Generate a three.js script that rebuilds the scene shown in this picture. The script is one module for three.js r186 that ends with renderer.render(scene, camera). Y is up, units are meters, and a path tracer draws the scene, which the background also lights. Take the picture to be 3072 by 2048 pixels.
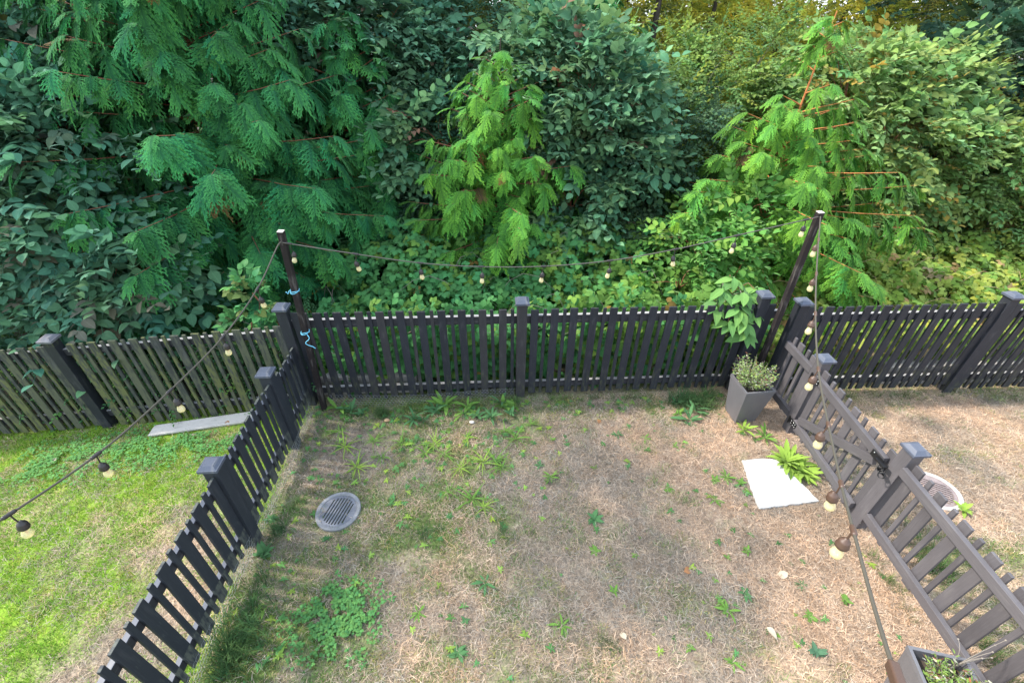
import * as THREE from 'three';
import { mergeGeometries } from 'three/addons/utils/BufferGeometryUtils.js';
import { RoundedBoxGeometry } from 'three/addons/geometries/RoundedBoxGeometry.js';
import { ImprovedNoise } from 'three/addons/math/ImprovedNoise.js';

// ---------------------------------------------------------------- camera, sky, sun, exposure
const scene = new THREE.Scene();
const camera = new THREE.PerspectiveCamera(73.75, 3072 / 2048, 0.05, 400);
camera.position.set(-0.131, 3.21, 3.47);
camera.rotation.order = 'YXZ';
camera.rotation.set(-0.6262, -0.0646, 0.010);
scene.add(camera);

const renderer = new THREE.WebGLRenderer({ antialias: true });
renderer.setSize(1024, 682);
renderer.toneMapping = THREE.LinearToneMapping;
renderer.toneMappingExposure = 2.15;
renderer.shadowMap.enabled = true;

const SUN = new THREE.Vector3(-0.675, 0.72, -0.165).normalize();   // towards the sun: left, a little behind the fence
{
  const W = 128, H = 64, d = new Float32Array(W * H * 4), v = new THREE.Vector3();
  for (let j = 0; j < H; j++) for (let i = 0; i < W; i++) {
    const th = ((j + 0.5) / H - 0.5) * Math.PI, ph = ((i + 0.5) / W - 0.5) * 2 * Math.PI;
    v.set(Math.cos(th) * Math.cos(ph), Math.sin(th), Math.cos(th) * Math.sin(ph));
    const up = Math.max(v.y, 0), s = Math.max(0, v.dot(SUN));
    const g = Math.pow(1 - up, 3), halo = 0.9 * Math.pow(s, 14) + 0.35 * Math.pow(s, 3);
    const k = v.y < 0 ? 0.35 : 1, o = (j * W + i) * 4;
    d[o] = k * (0.72 + 0.52 * g + halo * 0.9); d[o + 1] = k * (0.90 + 0.44 * g + halo * 0.85); d[o + 2] = k * (1.16 + 0.24 * g + halo * 0.7); d[o + 3] = 1;
  }
  const sky = new THREE.DataTexture(d, W, H, THREE.RGBAFormat, THREE.FloatType);
  sky.mapping = THREE.EquirectangularReflectionMapping; sky.magFilter = THREE.LinearFilter; sky.needsUpdate = true;
  scene.background = sky; scene.environment = sky;
}
const sun = new THREE.DirectionalLight(new THREE.Color(1, 0.93, 0.82), 4.1);
sun.position.copy(SUN).multiplyScalar(30); sun.castShadow = true; sun.shadow.radius = 8;
sun.shadow.mapSize.set(4096, 4096);
Object.assign(sun.shadow.camera, { left: -14, right: 14, top: 14, bottom: -14, near: 1, far: 80 });
scene.add(sun); scene.add(sun.target);

// ---------------------------------------------------------------- helpers
let seed = 20240607;
const rnd = () => { seed |= 0; seed = seed + 0x6D2B79F5 | 0; let t = Math.imul(seed ^ seed >>> 15, 1 | seed); t = t + Math.imul(t ^ t >>> 7, 61 | t) ^ t; return ((t ^ t >>> 14) >>> 0) / 4294967296; };
const rr = (a, b) => a + (b - a) * rnd();
const gs = () => (rnd() + rnd() + rnd() - 1.5) / 0.75;
const clamp = (x, a = 0, b = 1) => Math.min(b, Math.max(a, x));
const sm = (a, b, x) => { const t = clamp((x - a) / (b - a)); return t * t * (3 - 2 * t); };
const PN = new ImprovedNoise();
const ns = (x, y, z = 0.37) => PN.noise(x, y, z);
const fbm = (x, y, z = 0.37) => 0.55 * ns(x, y, z) + 0.3 * ns(x * 2.1 + 7, y * 2.1, z) + 0.15 * ns(x * 4.3, y * 4.3 + 3, z);
const V = (x, y, z) => new THREE.Vector3(x, y, z);
const C = (r, g, b) => new THREE.Color().setRGB(r, g, b);
const used = new Map();
const numbered = n => { const k = used.get(n) || 0; used.set(n, k + 1); return k ? `${n}_${String(k).padStart(3, '0')}` : n; };
const shadow = o => { o.traverse(c => { if (c.isMesh) { c.castShadow = true; c.receiveShadow = true; } }); return o; };
function tag(o, label, category, group, kind) { o.userData.label = label; if (category) o.userData.category = category; if (group) o.userData.group = group; if (kind) o.userData.kind = kind; return o; }
function thing(name, label, category, group, p = [0, 0, 0]) { const o = new THREE.Group(); o.name = numbered(name); o.position.set(...p); scene.add(o); return tag(o, label, category, group); }
function part(name, geo, mat, parent, p, r) { const m = new THREE.Mesh(geo, mat); m.name = parent === scene ? numbered(name) : name; if (p) m.position.set(...p); if (r) m.rotation.set(...r); m.castShadow = m.receiveShadow = true; parent.add(m); return m; }
function structure(name, geo, mat) { const m = part(name, geo, mat, scene); m.userData.kind = 'structure'; return m; }
function rawGeo(pos, idx, uv, col) {
  const g = new THREE.BufferGeometry(); g.setAttribute('position', new THREE.Float32BufferAttribute(pos, 3)); g.setIndex(idx);
  g.setAttribute('uv', new THREE.Float32BufferAttribute(uv || new Array(pos.length / 3 * 2).fill(0.5), 2));
  if (col) g.setAttribute('color', new THREE.Float32BufferAttribute(col, 3));
  g.computeVertexNormals(); return g;
}
function dataTex(w, h, f, srgb = true) {
  const d = new Uint8Array(w * h * 4);
  const enc = v => srgb ? (v <= 0.0031308 ? 12.92 * v : 1.055 * Math.pow(v, 1 / 2.4) - 0.055) : v;
  for (let j = 0; j < h; j++) for (let i = 0; i < w; i++) { const c = f(i, j), o = (j * w + i) * 4; d[o] = 255 * clamp(enc(c[0])); d[o + 1] = 255 * clamp(enc(c[1])); d[o + 2] = 255 * clamp(enc(c[2])); d[o + 3] = 255; }
  const t = new THREE.DataTexture(d, w, h); if (srgb) t.colorSpace = THREE.SRGBColorSpace;
  t.magFilter = THREE.LinearFilter; t.minFilter = THREE.LinearMipmapLinearFilter; t.generateMipmaps = true; t.wrapS = t.wrapT = THREE.RepeatWrapping; t.needsUpdate = true; return t;
}
function tube(pts, r0, r1, seg, rad = 6) {                         // tapered tube through points
  const c = new THREE.CatmullRomCurve3(pts), g = new THREE.TubeGeometry(c, seg, 1, rad, false), p = g.attributes.position, n = g.attributes.normal;
  for (let i = 0; i <= seg; i++) { const t = i / seg, q = c.getPointAt(t), r = r0 + (r1 - r0) * t; for (let j = 0; j <= rad; j++) { const k = i * (rad + 1) + j; p.setXYZ(k, q.x + n.getX(k) * r, q.y + n.getY(k) * r, q.z + n.getZ(k) * r); } }
  return g;
}
const boxCache = new Map();
function plank(w, h, d, variant = 0, r = 0.004) {                    // chamfered board, uv in metres, centred
  const key = [w, h, d, variant].map(x => x.toFixed(3)).join();
  if (boxCache.has(key)) return boxCache.get(key);
  const g = new RoundedBoxGeometry(w, h, d, 1, Math.min(r, d * 0.3, w * 0.3, h * 0.3)), p = g.attributes.position, n = g.attributes.normal, uv = g.attributes.uv, du = variant * 0.37, dv = 0;
  const long = w > h && w > d ? 0 : (h >= d ? 1 : 2);
  for (let i = 0; i < p.count; i++) {
    const P = [p.getX(i), p.getY(i), p.getZ(i)], N = [Math.abs(n.getX(i)), Math.abs(n.getY(i)), Math.abs(n.getZ(i))];
    const ax = N.indexOf(Math.max(...N)); let a, b;
    if (ax === long) { const o = [0, 1, 2].filter(k => k !== long); a = P[o[0]]; b = 0.02 + P[o[1]]; } else { a = P[3 - ax - long]; b = P[long] + [w, h, d][long] / 2; }
    uv.setXY(i, a / 0.16 + 0.5 + du, b / 1.2 + dv);
  }
  boxCache.set(key, g); return g;
}
const qBasis = (x, up) => {                                         // quaternion with X along x and Y near up
  const X = x.clone().normalize(), Z = new THREE.Vector3().crossVectors(X, up); if (Z.lengthSq() < 1e-6) Z.set(0, 0, 1); Z.normalize();
  return new THREE.Quaternion().setFromRotationMatrix(new THREE.Matrix4().makeBasis(X, new THREE.Vector3().crossVectors(Z, X), Z));
};
function copies(name, geo, mat, list, parent) {                     // list of {p, q, s, c}
  const m = new THREE.InstancedMesh(geo, mat, list.length), M = new THREE.Matrix4(), S = new THREE.Vector3();
  list.forEach((e, i) => { S.setScalar(e.s); if (e.s3) S.set(...e.s3); m.setMatrixAt(i, M.compose(e.p, e.q, S)); m.setColorAt(i, e.c); });
  m.name = parent === scene ? numbered(name) : name; m.userData.kind = 'stuff'; m.castShadow = m.receiveShadow = true; parent.add(m); return m;
}
function spread(name, geos, mat, list, parent) {                    // the same, shared out over a few variants of the shape
  return geos.map((g, k) => copies(name, g, mat, list.filter((_, i) => i % geos.length === k), parent));
}
const tint = (c, v, h = 0.12) => { const k = 1 + gs() * v, t = gs() * h; return C(clamp(c[0] * k * (1 + t)), clamp(c[1] * k), clamp(c[2] * k * (1 - t))); };

// ---------------------------------------------------------------- textures and materials
const GRAIN = 256;
function woodTex(base, vary, moss, mossCol, so, wear = 0) {          // board 0.16 m x 1.2 m: grain runs along v
  return dataTex(192, 1024, (i, j) => {
    const u = i / 192 * 0.32, v = j / 1024 * 1.2;
    const g = fbm(u * 210 + so, v * 7 + so), f = ns(u * 700, v * 22, so), bl = fbm(u * 11 + so * 3, v * 5.5, so), fine = rnd() - 0.5;
    let k = 1 + vary * (0.9 * g + 0.5 * f + 0.7 * bl) + 0.18 * fine, c = base.map(b => b * k);
    const w = wear * sm(0.22, 0.42, bl + 0.5 * g + 0.25 * f); c = c.map((x, q) => x + w * ([0.20, 0.19, 0.18][q] - x));
    const edge = fbm(u * 26 + so * 5, v * 13, so + 2) * 1.1 + f * 0.25 + fine * 0.5, m = moss ? clamp(0.85 * sm(-0.05, 0.4, edge + moss(v))) : 0;
    return c.map((x, q) => x + m * (mossCol[q] * (0.75 + 0.6 * (fine + 0.5)) - x));
  });
}
const woodMat = (t, rough = 0.62, bump = 0.0012) => { const m = new THREE.MeshPhysicalMaterial({ map: t, roughness: rough, specularIntensity: 0.5 }); m.bumpMap = t; m.bumpScale = bump; return m; };
const PAINT = [0.022, 0.024, 0.031], OLIVE = [0.060, 0.066, 0.036];
const mBack = [0, 1, 2].map(k => woodMat(woodTex(PAINT.map((c, q) => c * [1, 1.28, 0.86][k] * (k === 1 ? [1.12, 1, 0.86][q] : 1)), 0.30, v => -0.40 + (v < 0.28 ? 0.30 : 0) - v * 0.16, OLIVE, 3.1 + k * 5, 0.10)));      // painted, olive film low down
const mMossy = [0, 1, 2].map(k => woodMat(woodTex([0.036, 0.039, 0.040], 0.3, v => 0.42 - v * 0.34 + (k - 1) * 0.12, k === 1 ? [0.115, 0.125, 0.046] : [0.088, 0.094, 0.058], 11.7 + k * 4, 0.2), 0.85, 0.002));
const mSide = [0, 1].map(k => woodMat(woodTex([0.024, 0.028, 0.036], 0.16, v => (v < 0.16 ? 0.25 : -0.36 - v * 0.3), [0.085, 0.092, 0.078], 23.2 + k * 4, 0.05)));
const mDry = [0, 1].map(k => woodMat(woodTex([0.080, 0.074, 0.080].map(c => c * (1 + 0.18 * k)), 0.24, v => -0.8, OLIVE, 31.3 + k * 4, 0.12), 0.55));                        // warm grey on the right, lighter than the other fence paints
const mRailTop = woodMat(woodTex([0.30, 0.29, 0.29], 0.4, v => -0.2, [0.10, 0.10, 0.09], 71, 0), 0.8);  // pale worn rail tops; the sun on them is put into the colour too
const mRail = woodMat(woodTex([0.030, 0.031, 0.037], 0.3, null, OLIVE, 41, 0.25), 0.55);
const mCap = woodMat(woodTex([0.075, 0.085, 0.115], 0.25, null, OLIVE, 44, 0.3), 0.42);
const mCapOld = woodMat(woodTex([0.14, 0.14, 0.16], 0.35, v => -0.25, [0.2, 0.14, 0.11], 47, 0.7), 0.55);
const mPole = woodMat(woodTex([0.016, 0.012, 0.013], 0.4, v => -0.34, [0.085, 0.066, 0.05], 51, 0.25), 0.75, 0.003);
const mBoard = woodMat(woodTex([0.50, 0.46, 0.42], 0.35, v => -0.42, [0.16, 0.14, 0.11], 55, 0.2), 0.9, 0.003);
const mBark = woodMat(woodTex([0.085, 0.055, 0.042], 0.5, null, OLIVE, 61, 0.2), 0.95, 0.006);
const mBarkDark = woodMat(woodTex([0.045, 0.036, 0.030], 0.5, null, OLIVE, 62, 0.15), 0.95, 0.006);
const mTwigRed = new THREE.MeshStandardMaterial({ color: C(0.24, 0.085, 0.05), roughness: 0.75 });
const mTwigOrange = new THREE.MeshStandardMaterial({ color: C(0.46, 0.16, 0.05), roughness: 0.75 });
const mTwigGrey = new THREE.MeshStandardMaterial({ color: C(0.22, 0.19, 0.16), roughness: 0.85 });
const mMetal = new THREE.MeshStandardMaterial({ color: C(0.012, 0.012, 0.014), roughness: 0.35, metalness: 0.3 });
const mScrew = new THREE.MeshStandardMaterial({ color: C(0.6, 0.6, 0.6), roughness: 0.3, metalness: 0.9 });
const mWire = new THREE.MeshStandardMaterial({ color: C(0.30, 0.31, 0.32), roughness: 0.5, metalness: 0.3 });
const mTwine = new THREE.MeshStandardMaterial({ color: C(0.14, 0.46, 0.62), roughness: 0.7 });
const leafVein = dataTex(64, 128, (i, j) => {
  const u = Math.abs(i / 63 - 0.5) * 2, v = j / 127, rib = Math.exp(-u * u * 260), lat = Math.pow(Math.abs(Math.sin((v * 7 - u * 1.5) * Math.PI)), 14) * (1 - u) * 0.5;
  const k = 0.80 + 0.10 * ns(i * 0.2, j * 0.12) + 0.22 * rib + 0.16 * lat; return [k, k, k * 0.96];
});
function leafMat(o = {}) {
  return new THREE.MeshPhysicalMaterial({ color: 0xffffff, map: o.map || null, roughness: 1, transmission: o.t ?? 0.32, thickness: 0, specularIntensity: 0.22, clearcoat: o.coat ?? 0.35, clearcoatRoughness: o.cr ?? 0.42, side: THREE.DoubleSide, vertexColors: !!o.vc });
}
const mBram = leafMat({ map: leafVein, coat: 0.1, t: 0.5 });
const mLeafLit = leafMat({ map: leafVein, coat: 0.12, t: 0.52 }), mLeafThin = leafMat({ coat: 0, t: 0.62 });
const mLeaf = leafMat({ map: leafVein, coat: 0.12, t: 0.38 }), mLeafDull = leafMat({ coat: 0.08 }), mFrond = leafMat({ vc: true, t: 0.34, coat: 0.05, cr: 0.5 }), mGrass = leafMat({ vc: true, t: 0.25, coat: 0.05 });

// ---------------------------------------------------------------- the ground
const YARD = { l: -1.92, r: 2.7 };
function groundY(x, z) {
  if (z < -0.12) return -0.10 - 0.14 * sm(-0.12, -0.9, z) - 0.05 * Math.max(0, -z - 1) + 0.10 * fbm(x * 0.5, z * 0.5) - (x < -1.9 ? 0.08 * clamp((-1.9 - x) / 2) : 0);
  let y = 0.010 * fbm(x * 2.2, z * 2.2) + 0.010 * ns(x * 0.7, z * 0.7);
  if (x < -1.93) y -= 0.035 * sm(-1.93, -2.1, x) + 0.095 * clamp(-2.0 - x, 0, 3.2);
  if (x > 2.75) y -= 0.02 * clamp(x - 2.75, 0, 3);
  return y;
}
const blob = (x, z, cx, cz, rx, rz) => Math.exp(-(((x - cx) / rx) ** 2 + ((z - cz) / rz) ** 2));
function green(x, z) {                                              // how much of the turf is alive here, 0..1
  const n = fbm(x * 1.7, z * 1.7, 5.2), n2 = fbm(x * 5, z * 5, 9.1);
  if (x < -1.93) return clamp(0.84 + 0.95 * n + 0.5 * n2 + 0.15 * sm(1.0, 0.4, z) - 0.55 * blob(x, z, -2.25, 1.9, 0.30, 0.8) - 0.45 * blob(x, z, -2.75, 2.35, 0.5, 0.25) - 0.35 * blob(x, z, -2.5, 1.35, 0.25, 0.25));
  if (x > 2.72) return clamp(0.07 + 0.5 * n + 0.3 * n2 + 0.42 * sm(0.42, 0.12, z) + 0.5 * blob(x, z, 4.02, 0.95, 0.25, 0.10) + 0.6 * blob(x, z, 3.71, 1.9, 0.2, 0.12) + 0.45 * blob(x, z, 3.35, 1.75, 0.2, 0.3) + 0.4 * blob(x, z, 3.2, 2.3, 0.25, 0.5) + 0.3 * blob(x, z, 3.0, 0.8, 0.18, 0.4));
  return clamp(0.15 + 0.75 * n + 0.65 * n2 + 0.34 * sm(0.50, 0.15, z) * (x > -1.6 ? 1 : 0.3) + 0.36 * sm(-0.5, -1.5, x) * sm(0.9, 1.3, z) + 0.24 * sm(0.5, -0.4, x) + 0.35 * blob(x, z, -0.64, 1.47, 0.35, 0.12) + 0.3 * blob(x, z, -0.75, 1.2, 0.3, 0.2) + 0.4 * blob(x, z, -0.04, 1.46, 0.1, 0.12)
    + 0.7 * blob(x, z, -1.75, 2.2, 0.2, 0.25) + 0.5 * blob(x, z, 1.9, 0.22, 0.25, 0.12) + 0.3 * blob(x, z, -0.5, 0.7, 0.5, 0.25) - 0.30 * sm(1.3, 2.4, x) - 0.35 * blob(x, z, -1.35, 0.7, 0.3, 0.35));
}
const STRAW = [0.50, 0.36, 0.255], SOIL = [0.22, 0.135, 0.095], GREY = [0.34, 0.275, 0.215];
const strawMix = (x, z) => sm(-0.25, 0.35, fbm(x * 1.3 + 3, z * 1.3, 2.2) + 0.35 * sm(0.9, 2.2, x) - 0.1 - 0.5 * blob(x, z, -1.35, 0.6, 0.35, 0.4));
{
  const TX = 2048, TZ = 768, x0 = -7, x1 = 7, z0 = -0.3, z1 = 4.95;
  const turf = dataTex(TX, TZ, (i, j) => {
    const x = x0 + (x1 - x0) * i / TX, z = z0 + (z1 - z0) * j / TZ, g = green(x, z), s = strawMix(x, z), fine = rnd(), f = ns(x * 60, z * 60), q = fbm(x * 14, z * 14, 1.5);
    const k = 0.42 + 0.50 * fine + 0.35 * f + 0.25 * q, soil = sm(0.02, 0.36, q + 0.35 * f - 0.1 - 0.2 * g + 0.25 * fbm(x * 2.6, z * 2.6, 7.7));
    const left = x < -1.93 ? 1 : 0, gc = left ? [0.20, 0.32, 0.035] : [0.125, 0.175, 0.052], gm = clamp(g * 1.15 - 0.1 + 0.3 * f);
    return [0, 1, 2].map(c => { let v = GREY[c] + s * (STRAW[c] - GREY[c]); v += soil * 0.75 * (SOIL[c] - v); v += gm * (gc[c] - v); return v * k; });
  });
  turf.wrapS = turf.wrapT = THREE.ClampToEdgeWrapping;
  const axis = (a, b, n, far) => { const o = []; for (const f of far) o.push(a - f); o.reverse(); for (let i = 0; i <= n; i++) o.push(a + (b - a) * i / n); for (const f of far) o.push(b + f); return o; };
  const sheet = (xs, zs, map) => {
    const p = [], uv = [], id = [];
    zs.forEach(z => xs.forEach(x => { p.push(x, groundY(x, z), z); uv.push(...map(x, z)); }));
    for (let j = 0; j < zs.length - 1; j++) for (let i = 0; i < xs.length - 1; i++) { const a = j * xs.length + i, b = a + 1, c = a + xs.length, d = c + 1; id.push(a, c, b, b, c, d); }
    return rawGeo(p, id, uv);
  };
  const xs = axis(-7, 7, 200, [1, 3, 8, 20, 60, 150]);
  const zf = []; for (let i = 0; i <= 80; i++) zf.push(-0.12 + 5 * i / 80); zf.push(6, 9, 15, 40, 150);
  const mTurf = new THREE.MeshPhysicalMaterial({ map: turf, roughness: 1, specularIntensity: 0.25 }); mTurf.bumpMap = turf; mTurf.bumpScale = 0.012;
  structure('lawn', sheet(xs, zf, (x, z) => [(x - x0) / (x1 - x0), (z - z0) / (z1 - z0)]), mTurf);
  const zb = []; for (let i = 0; i <= 60; i++) zb.push(-0.12 - 6 * (60 - i) / 60); zb.unshift(-150, -60, -30, -18, -12, -9);
  const litter = dataTex(512, 512, (i, j) => { const f = rnd(), q = fbm(i * 0.03, j * 0.03, 4.4), k = 0.6 + 0.6 * f + 0.5 * q; return [0.045 * k, 0.04 * k, 0.022 * k]; });
  const mFloor = new THREE.MeshStandardMaterial({ map: litter, roughness: 1 }); mFloor.bumpMap = litter; mFloor.bumpScale = 0.03;
  structure('woodland_floor', sheet(xs, zb, (x, z) => [x / 2, z / 2]), mFloor);
}

// ---------------------------------------------------------------- fences
const capGeo = (() => {
  const a = new RoundedBoxGeometry(0.124, 0.022, 0.124, 1, 0.003), b = new THREE.CylinderGeometry(0.034 * Math.SQRT2, 0.056 * Math.SQRT2, 0.02, 4, 1).toNonIndexed();
  b.rotateY(Math.PI / 4); b.translate(0, 0.021, 0); b.computeVertexNormals();
  const g = mergeGeometries([a, b]); const p = g.attributes.position, uv = g.attributes.uv; for (let i = 0; i < p.count; i++) uv.setXY(i, p.getX(i) / 0.16 + 0.5, p.getZ(i) / 1.2 + 0.3); return g;
})();
function post(parent, x, z, y0, top, mat, capM = mCap, w = 0.09) {
  const h = top - 0.03 - y0, p = part('post', plank(w, h, w, (used.size * 7) % 9), mat, parent, [x, y0 + h / 2, z], [gs() * 0.006, gs() * 0.02, gs() * 0.006]);
  part('post_cap', capGeo, capM, p, [0, h / 2 + 0.008, 0]); return p;
}
// a run of boards from a to b (plan points); boards alternate wide and narrow
function boards(parent, a, b, first, pitch, top, bot, mats, o = {}) {
  const L = Math.hypot(b[0] - a[0], b[1] - a[1]), ux = (b[0] - a[0]) / L, uz = (b[1] - a[1]) / L, ang = Math.atan2(-uz, ux); let k = o.narrowFirst ? 1 : 0;
  for (let s = first; s < L - 0.01; s += pitch / 2, k++) {
    if ((o.skip || []).some(([p, q]) => s > p && s < q)) continue;
    const wide = k % 2 === 0, w = wide ? 0.071 : 0.031, t = top(s) + gs() * 0.004, bt = bot(s) + gs() * 0.008, h = Math.round((t - bt) * 50) / 50;
    part('slat', plank(w, h, 0.018, k % 5, 0.0025), mats[(k * 7 + (k >> 2)) % mats.length], parent, [a[0] + ux * s + uz * -(o.off || 0), t - h / 2, a[1] + uz * s + ux * (o.off || 0)], [gs() * 0.008, ang + gs() * 0.02, gs() * 0.007]);
  }
}
function rail(parent, p, q, h = 0.065, d = 0.036, mat = mRail, name = 'rail') {
  const P = V(...p), Q = V(...q), L = P.distanceTo(Q), m = part(name, plank(L, h, d, 2, 0.003), mat === mRail ? [mat, mat, parent.userData.label.startsWith('low') ? mCap : mRailTop, mat, mat, mat] : mat, parent); m.position.copy(P).add(Q).multiplyScalar(0.5); m.quaternion.copy(qBasis(Q.clone().sub(P), V(0, 1, 0))); return m;  // top face gets a paler material, with sunlight put into its colour
}
{
  // back fence of the yard
  const f = thing('picket_fence', 'dark charcoal picket fence along the back of the dry yard, brambles behind it', 'fence', 'charcoal picket fences');
  boards(f, [-1.86, 0.012], [0.13, 0.012], 0.05, 0.1815, s => 1.072 - 0.006 * s, () => 0.055, mBack);
  boards(f, [0.232, 0.012], [2.38, 0.012], 0.065, 0.1815, s => 1.055 - 0.006 * s, () => 0.05, [mBack[0], mBack[2], mBack[0]]);
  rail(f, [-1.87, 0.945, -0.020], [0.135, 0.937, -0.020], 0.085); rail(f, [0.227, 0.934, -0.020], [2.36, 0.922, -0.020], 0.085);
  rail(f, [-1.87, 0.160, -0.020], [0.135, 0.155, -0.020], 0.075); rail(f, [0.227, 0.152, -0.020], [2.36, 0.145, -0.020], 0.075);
  post(f, -1.912, 0, -0.1, 1.15, mBack[0]); post(f, 0.181, 0, -0.05, 1.155, mBack[1]); post(f, 2.408, 0, -0.05, 1.165, mBack[0]);
  boards(f, [2.455, 0.012], [2.70, 0.012], 0.05, 0.19, () => 1.05, () => 0.05, [mBack[0]]);
  rail(f, [2.455, 0.92, -0.02], [2.66, 0.92, -0.02], 0.085); rail(f, [2.455, 0.145, -0.02], [2.66, 0.145, -0.02], 0.075);
}
{
  // left neighbour's back fence, falling to the left
  const f = thing('picket_fence', 'mossy green weathered picket fence sloping down behind the bright green lawn', 'fence', 'charcoal picket fences');
  const top = s => 0.945 - 0.074 * s, bot = s => -0.075 - 0.062 * s;
  boards(f, [-1.965, 0.012], [-3.915, 0.012], 0.035, 0.1815, top, bot, mMossy, {}); boards(f, [-4.03, 0.012], [-6.2, 0.012], 0.045, 0.1815, s => top(s + 2.06), s => bot(s + 2.06), mMossy, {});
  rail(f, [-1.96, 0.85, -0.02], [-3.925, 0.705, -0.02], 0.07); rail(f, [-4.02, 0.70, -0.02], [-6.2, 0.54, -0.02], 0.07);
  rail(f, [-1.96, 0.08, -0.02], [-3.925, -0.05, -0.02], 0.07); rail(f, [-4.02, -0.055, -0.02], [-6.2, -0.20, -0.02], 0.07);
  post(f, -3.973, 0.0, -0.4, 0.885, mBack[2], mCapOld);
}
const leftTop = z => 0.745 + 0.062 * clamp((z - 0.35) / 0.5) + 0.012 * clamp(z - 0.9, 0, 2);
{
  // left side fence, boards on the yard side
  const f = thing('picket_fence', 'low dark charcoal picket fence running towards the viewer between green lawn and dry yard', 'fence', 'charcoal picket fences');
  boards(f, [-1.897, 0.05], [-1.897, 3.4], 0.045, 0.184, s => leftTop(s + 0.05), s => s < 0.5 ? 0.08 : 0.10, mSide, { skip: [[0.455, 0.575], [1.375, 1.485]] });
  const x = -1.926, seg = (a, b) => { rail(f, [x, leftTop(a) - 0.118, a], [x, leftTop(b) - 0.118, b], 0.07, 0.034); rail(f, [x, 0.185, a], [x, 0.20, b], 0.07, 0.034); };
  seg(0.045, 0.519); seg(0.610, 1.437); seg(1.528, 3.4);
  post(f, -1.912, 0.5645, -0.05, 0.886, mSide[0]); post(f, -1.912, 1.4825, -0.05, 0.886, mSide[1]);
}
{
  // right neighbour's back fence
  const f = thing('picket_fence', 'dark picket fence behind the straw coloured lawn on the right, sunlit thicket behind it', 'fence', 'charcoal picket fences');
  const A = [2.76, 0.112], B = [4.68, 0.112], Cc = [4.78, 0.112], D = [7.2, 0.112];
  boards(f, A, B, 0.05, 0.184, () => 1.062, () => 0.045, [mBack[0], mBack[2], mBack[0]]); boards(f, Cc, D, 0.06, 0.184, () => 1.05, () => 0.0, [mBack[0], mBack[1], mBack[2]]);
  rail(f, [2.755, 0.93, 0.08], [4.684, 0.925, 0.08], 0.085); rail(f, [4.774, 0.92, 0.08], [7.2, 0.91, 0.08], 0.085);
  rail(f, [2.755, 0.155, 0.08], [4.684, 0.145, 0.08], 0.075); rail(f, [4.774, 0.14, 0.08], [7.2, 0.13, 0.08], 0.075);
  post(f, 4.73, 0.1, -0.1, 1.15, mBack[0]); post(f, 2.708, 0.119, -0.05, 1.15, mBack[2]);
}
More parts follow.
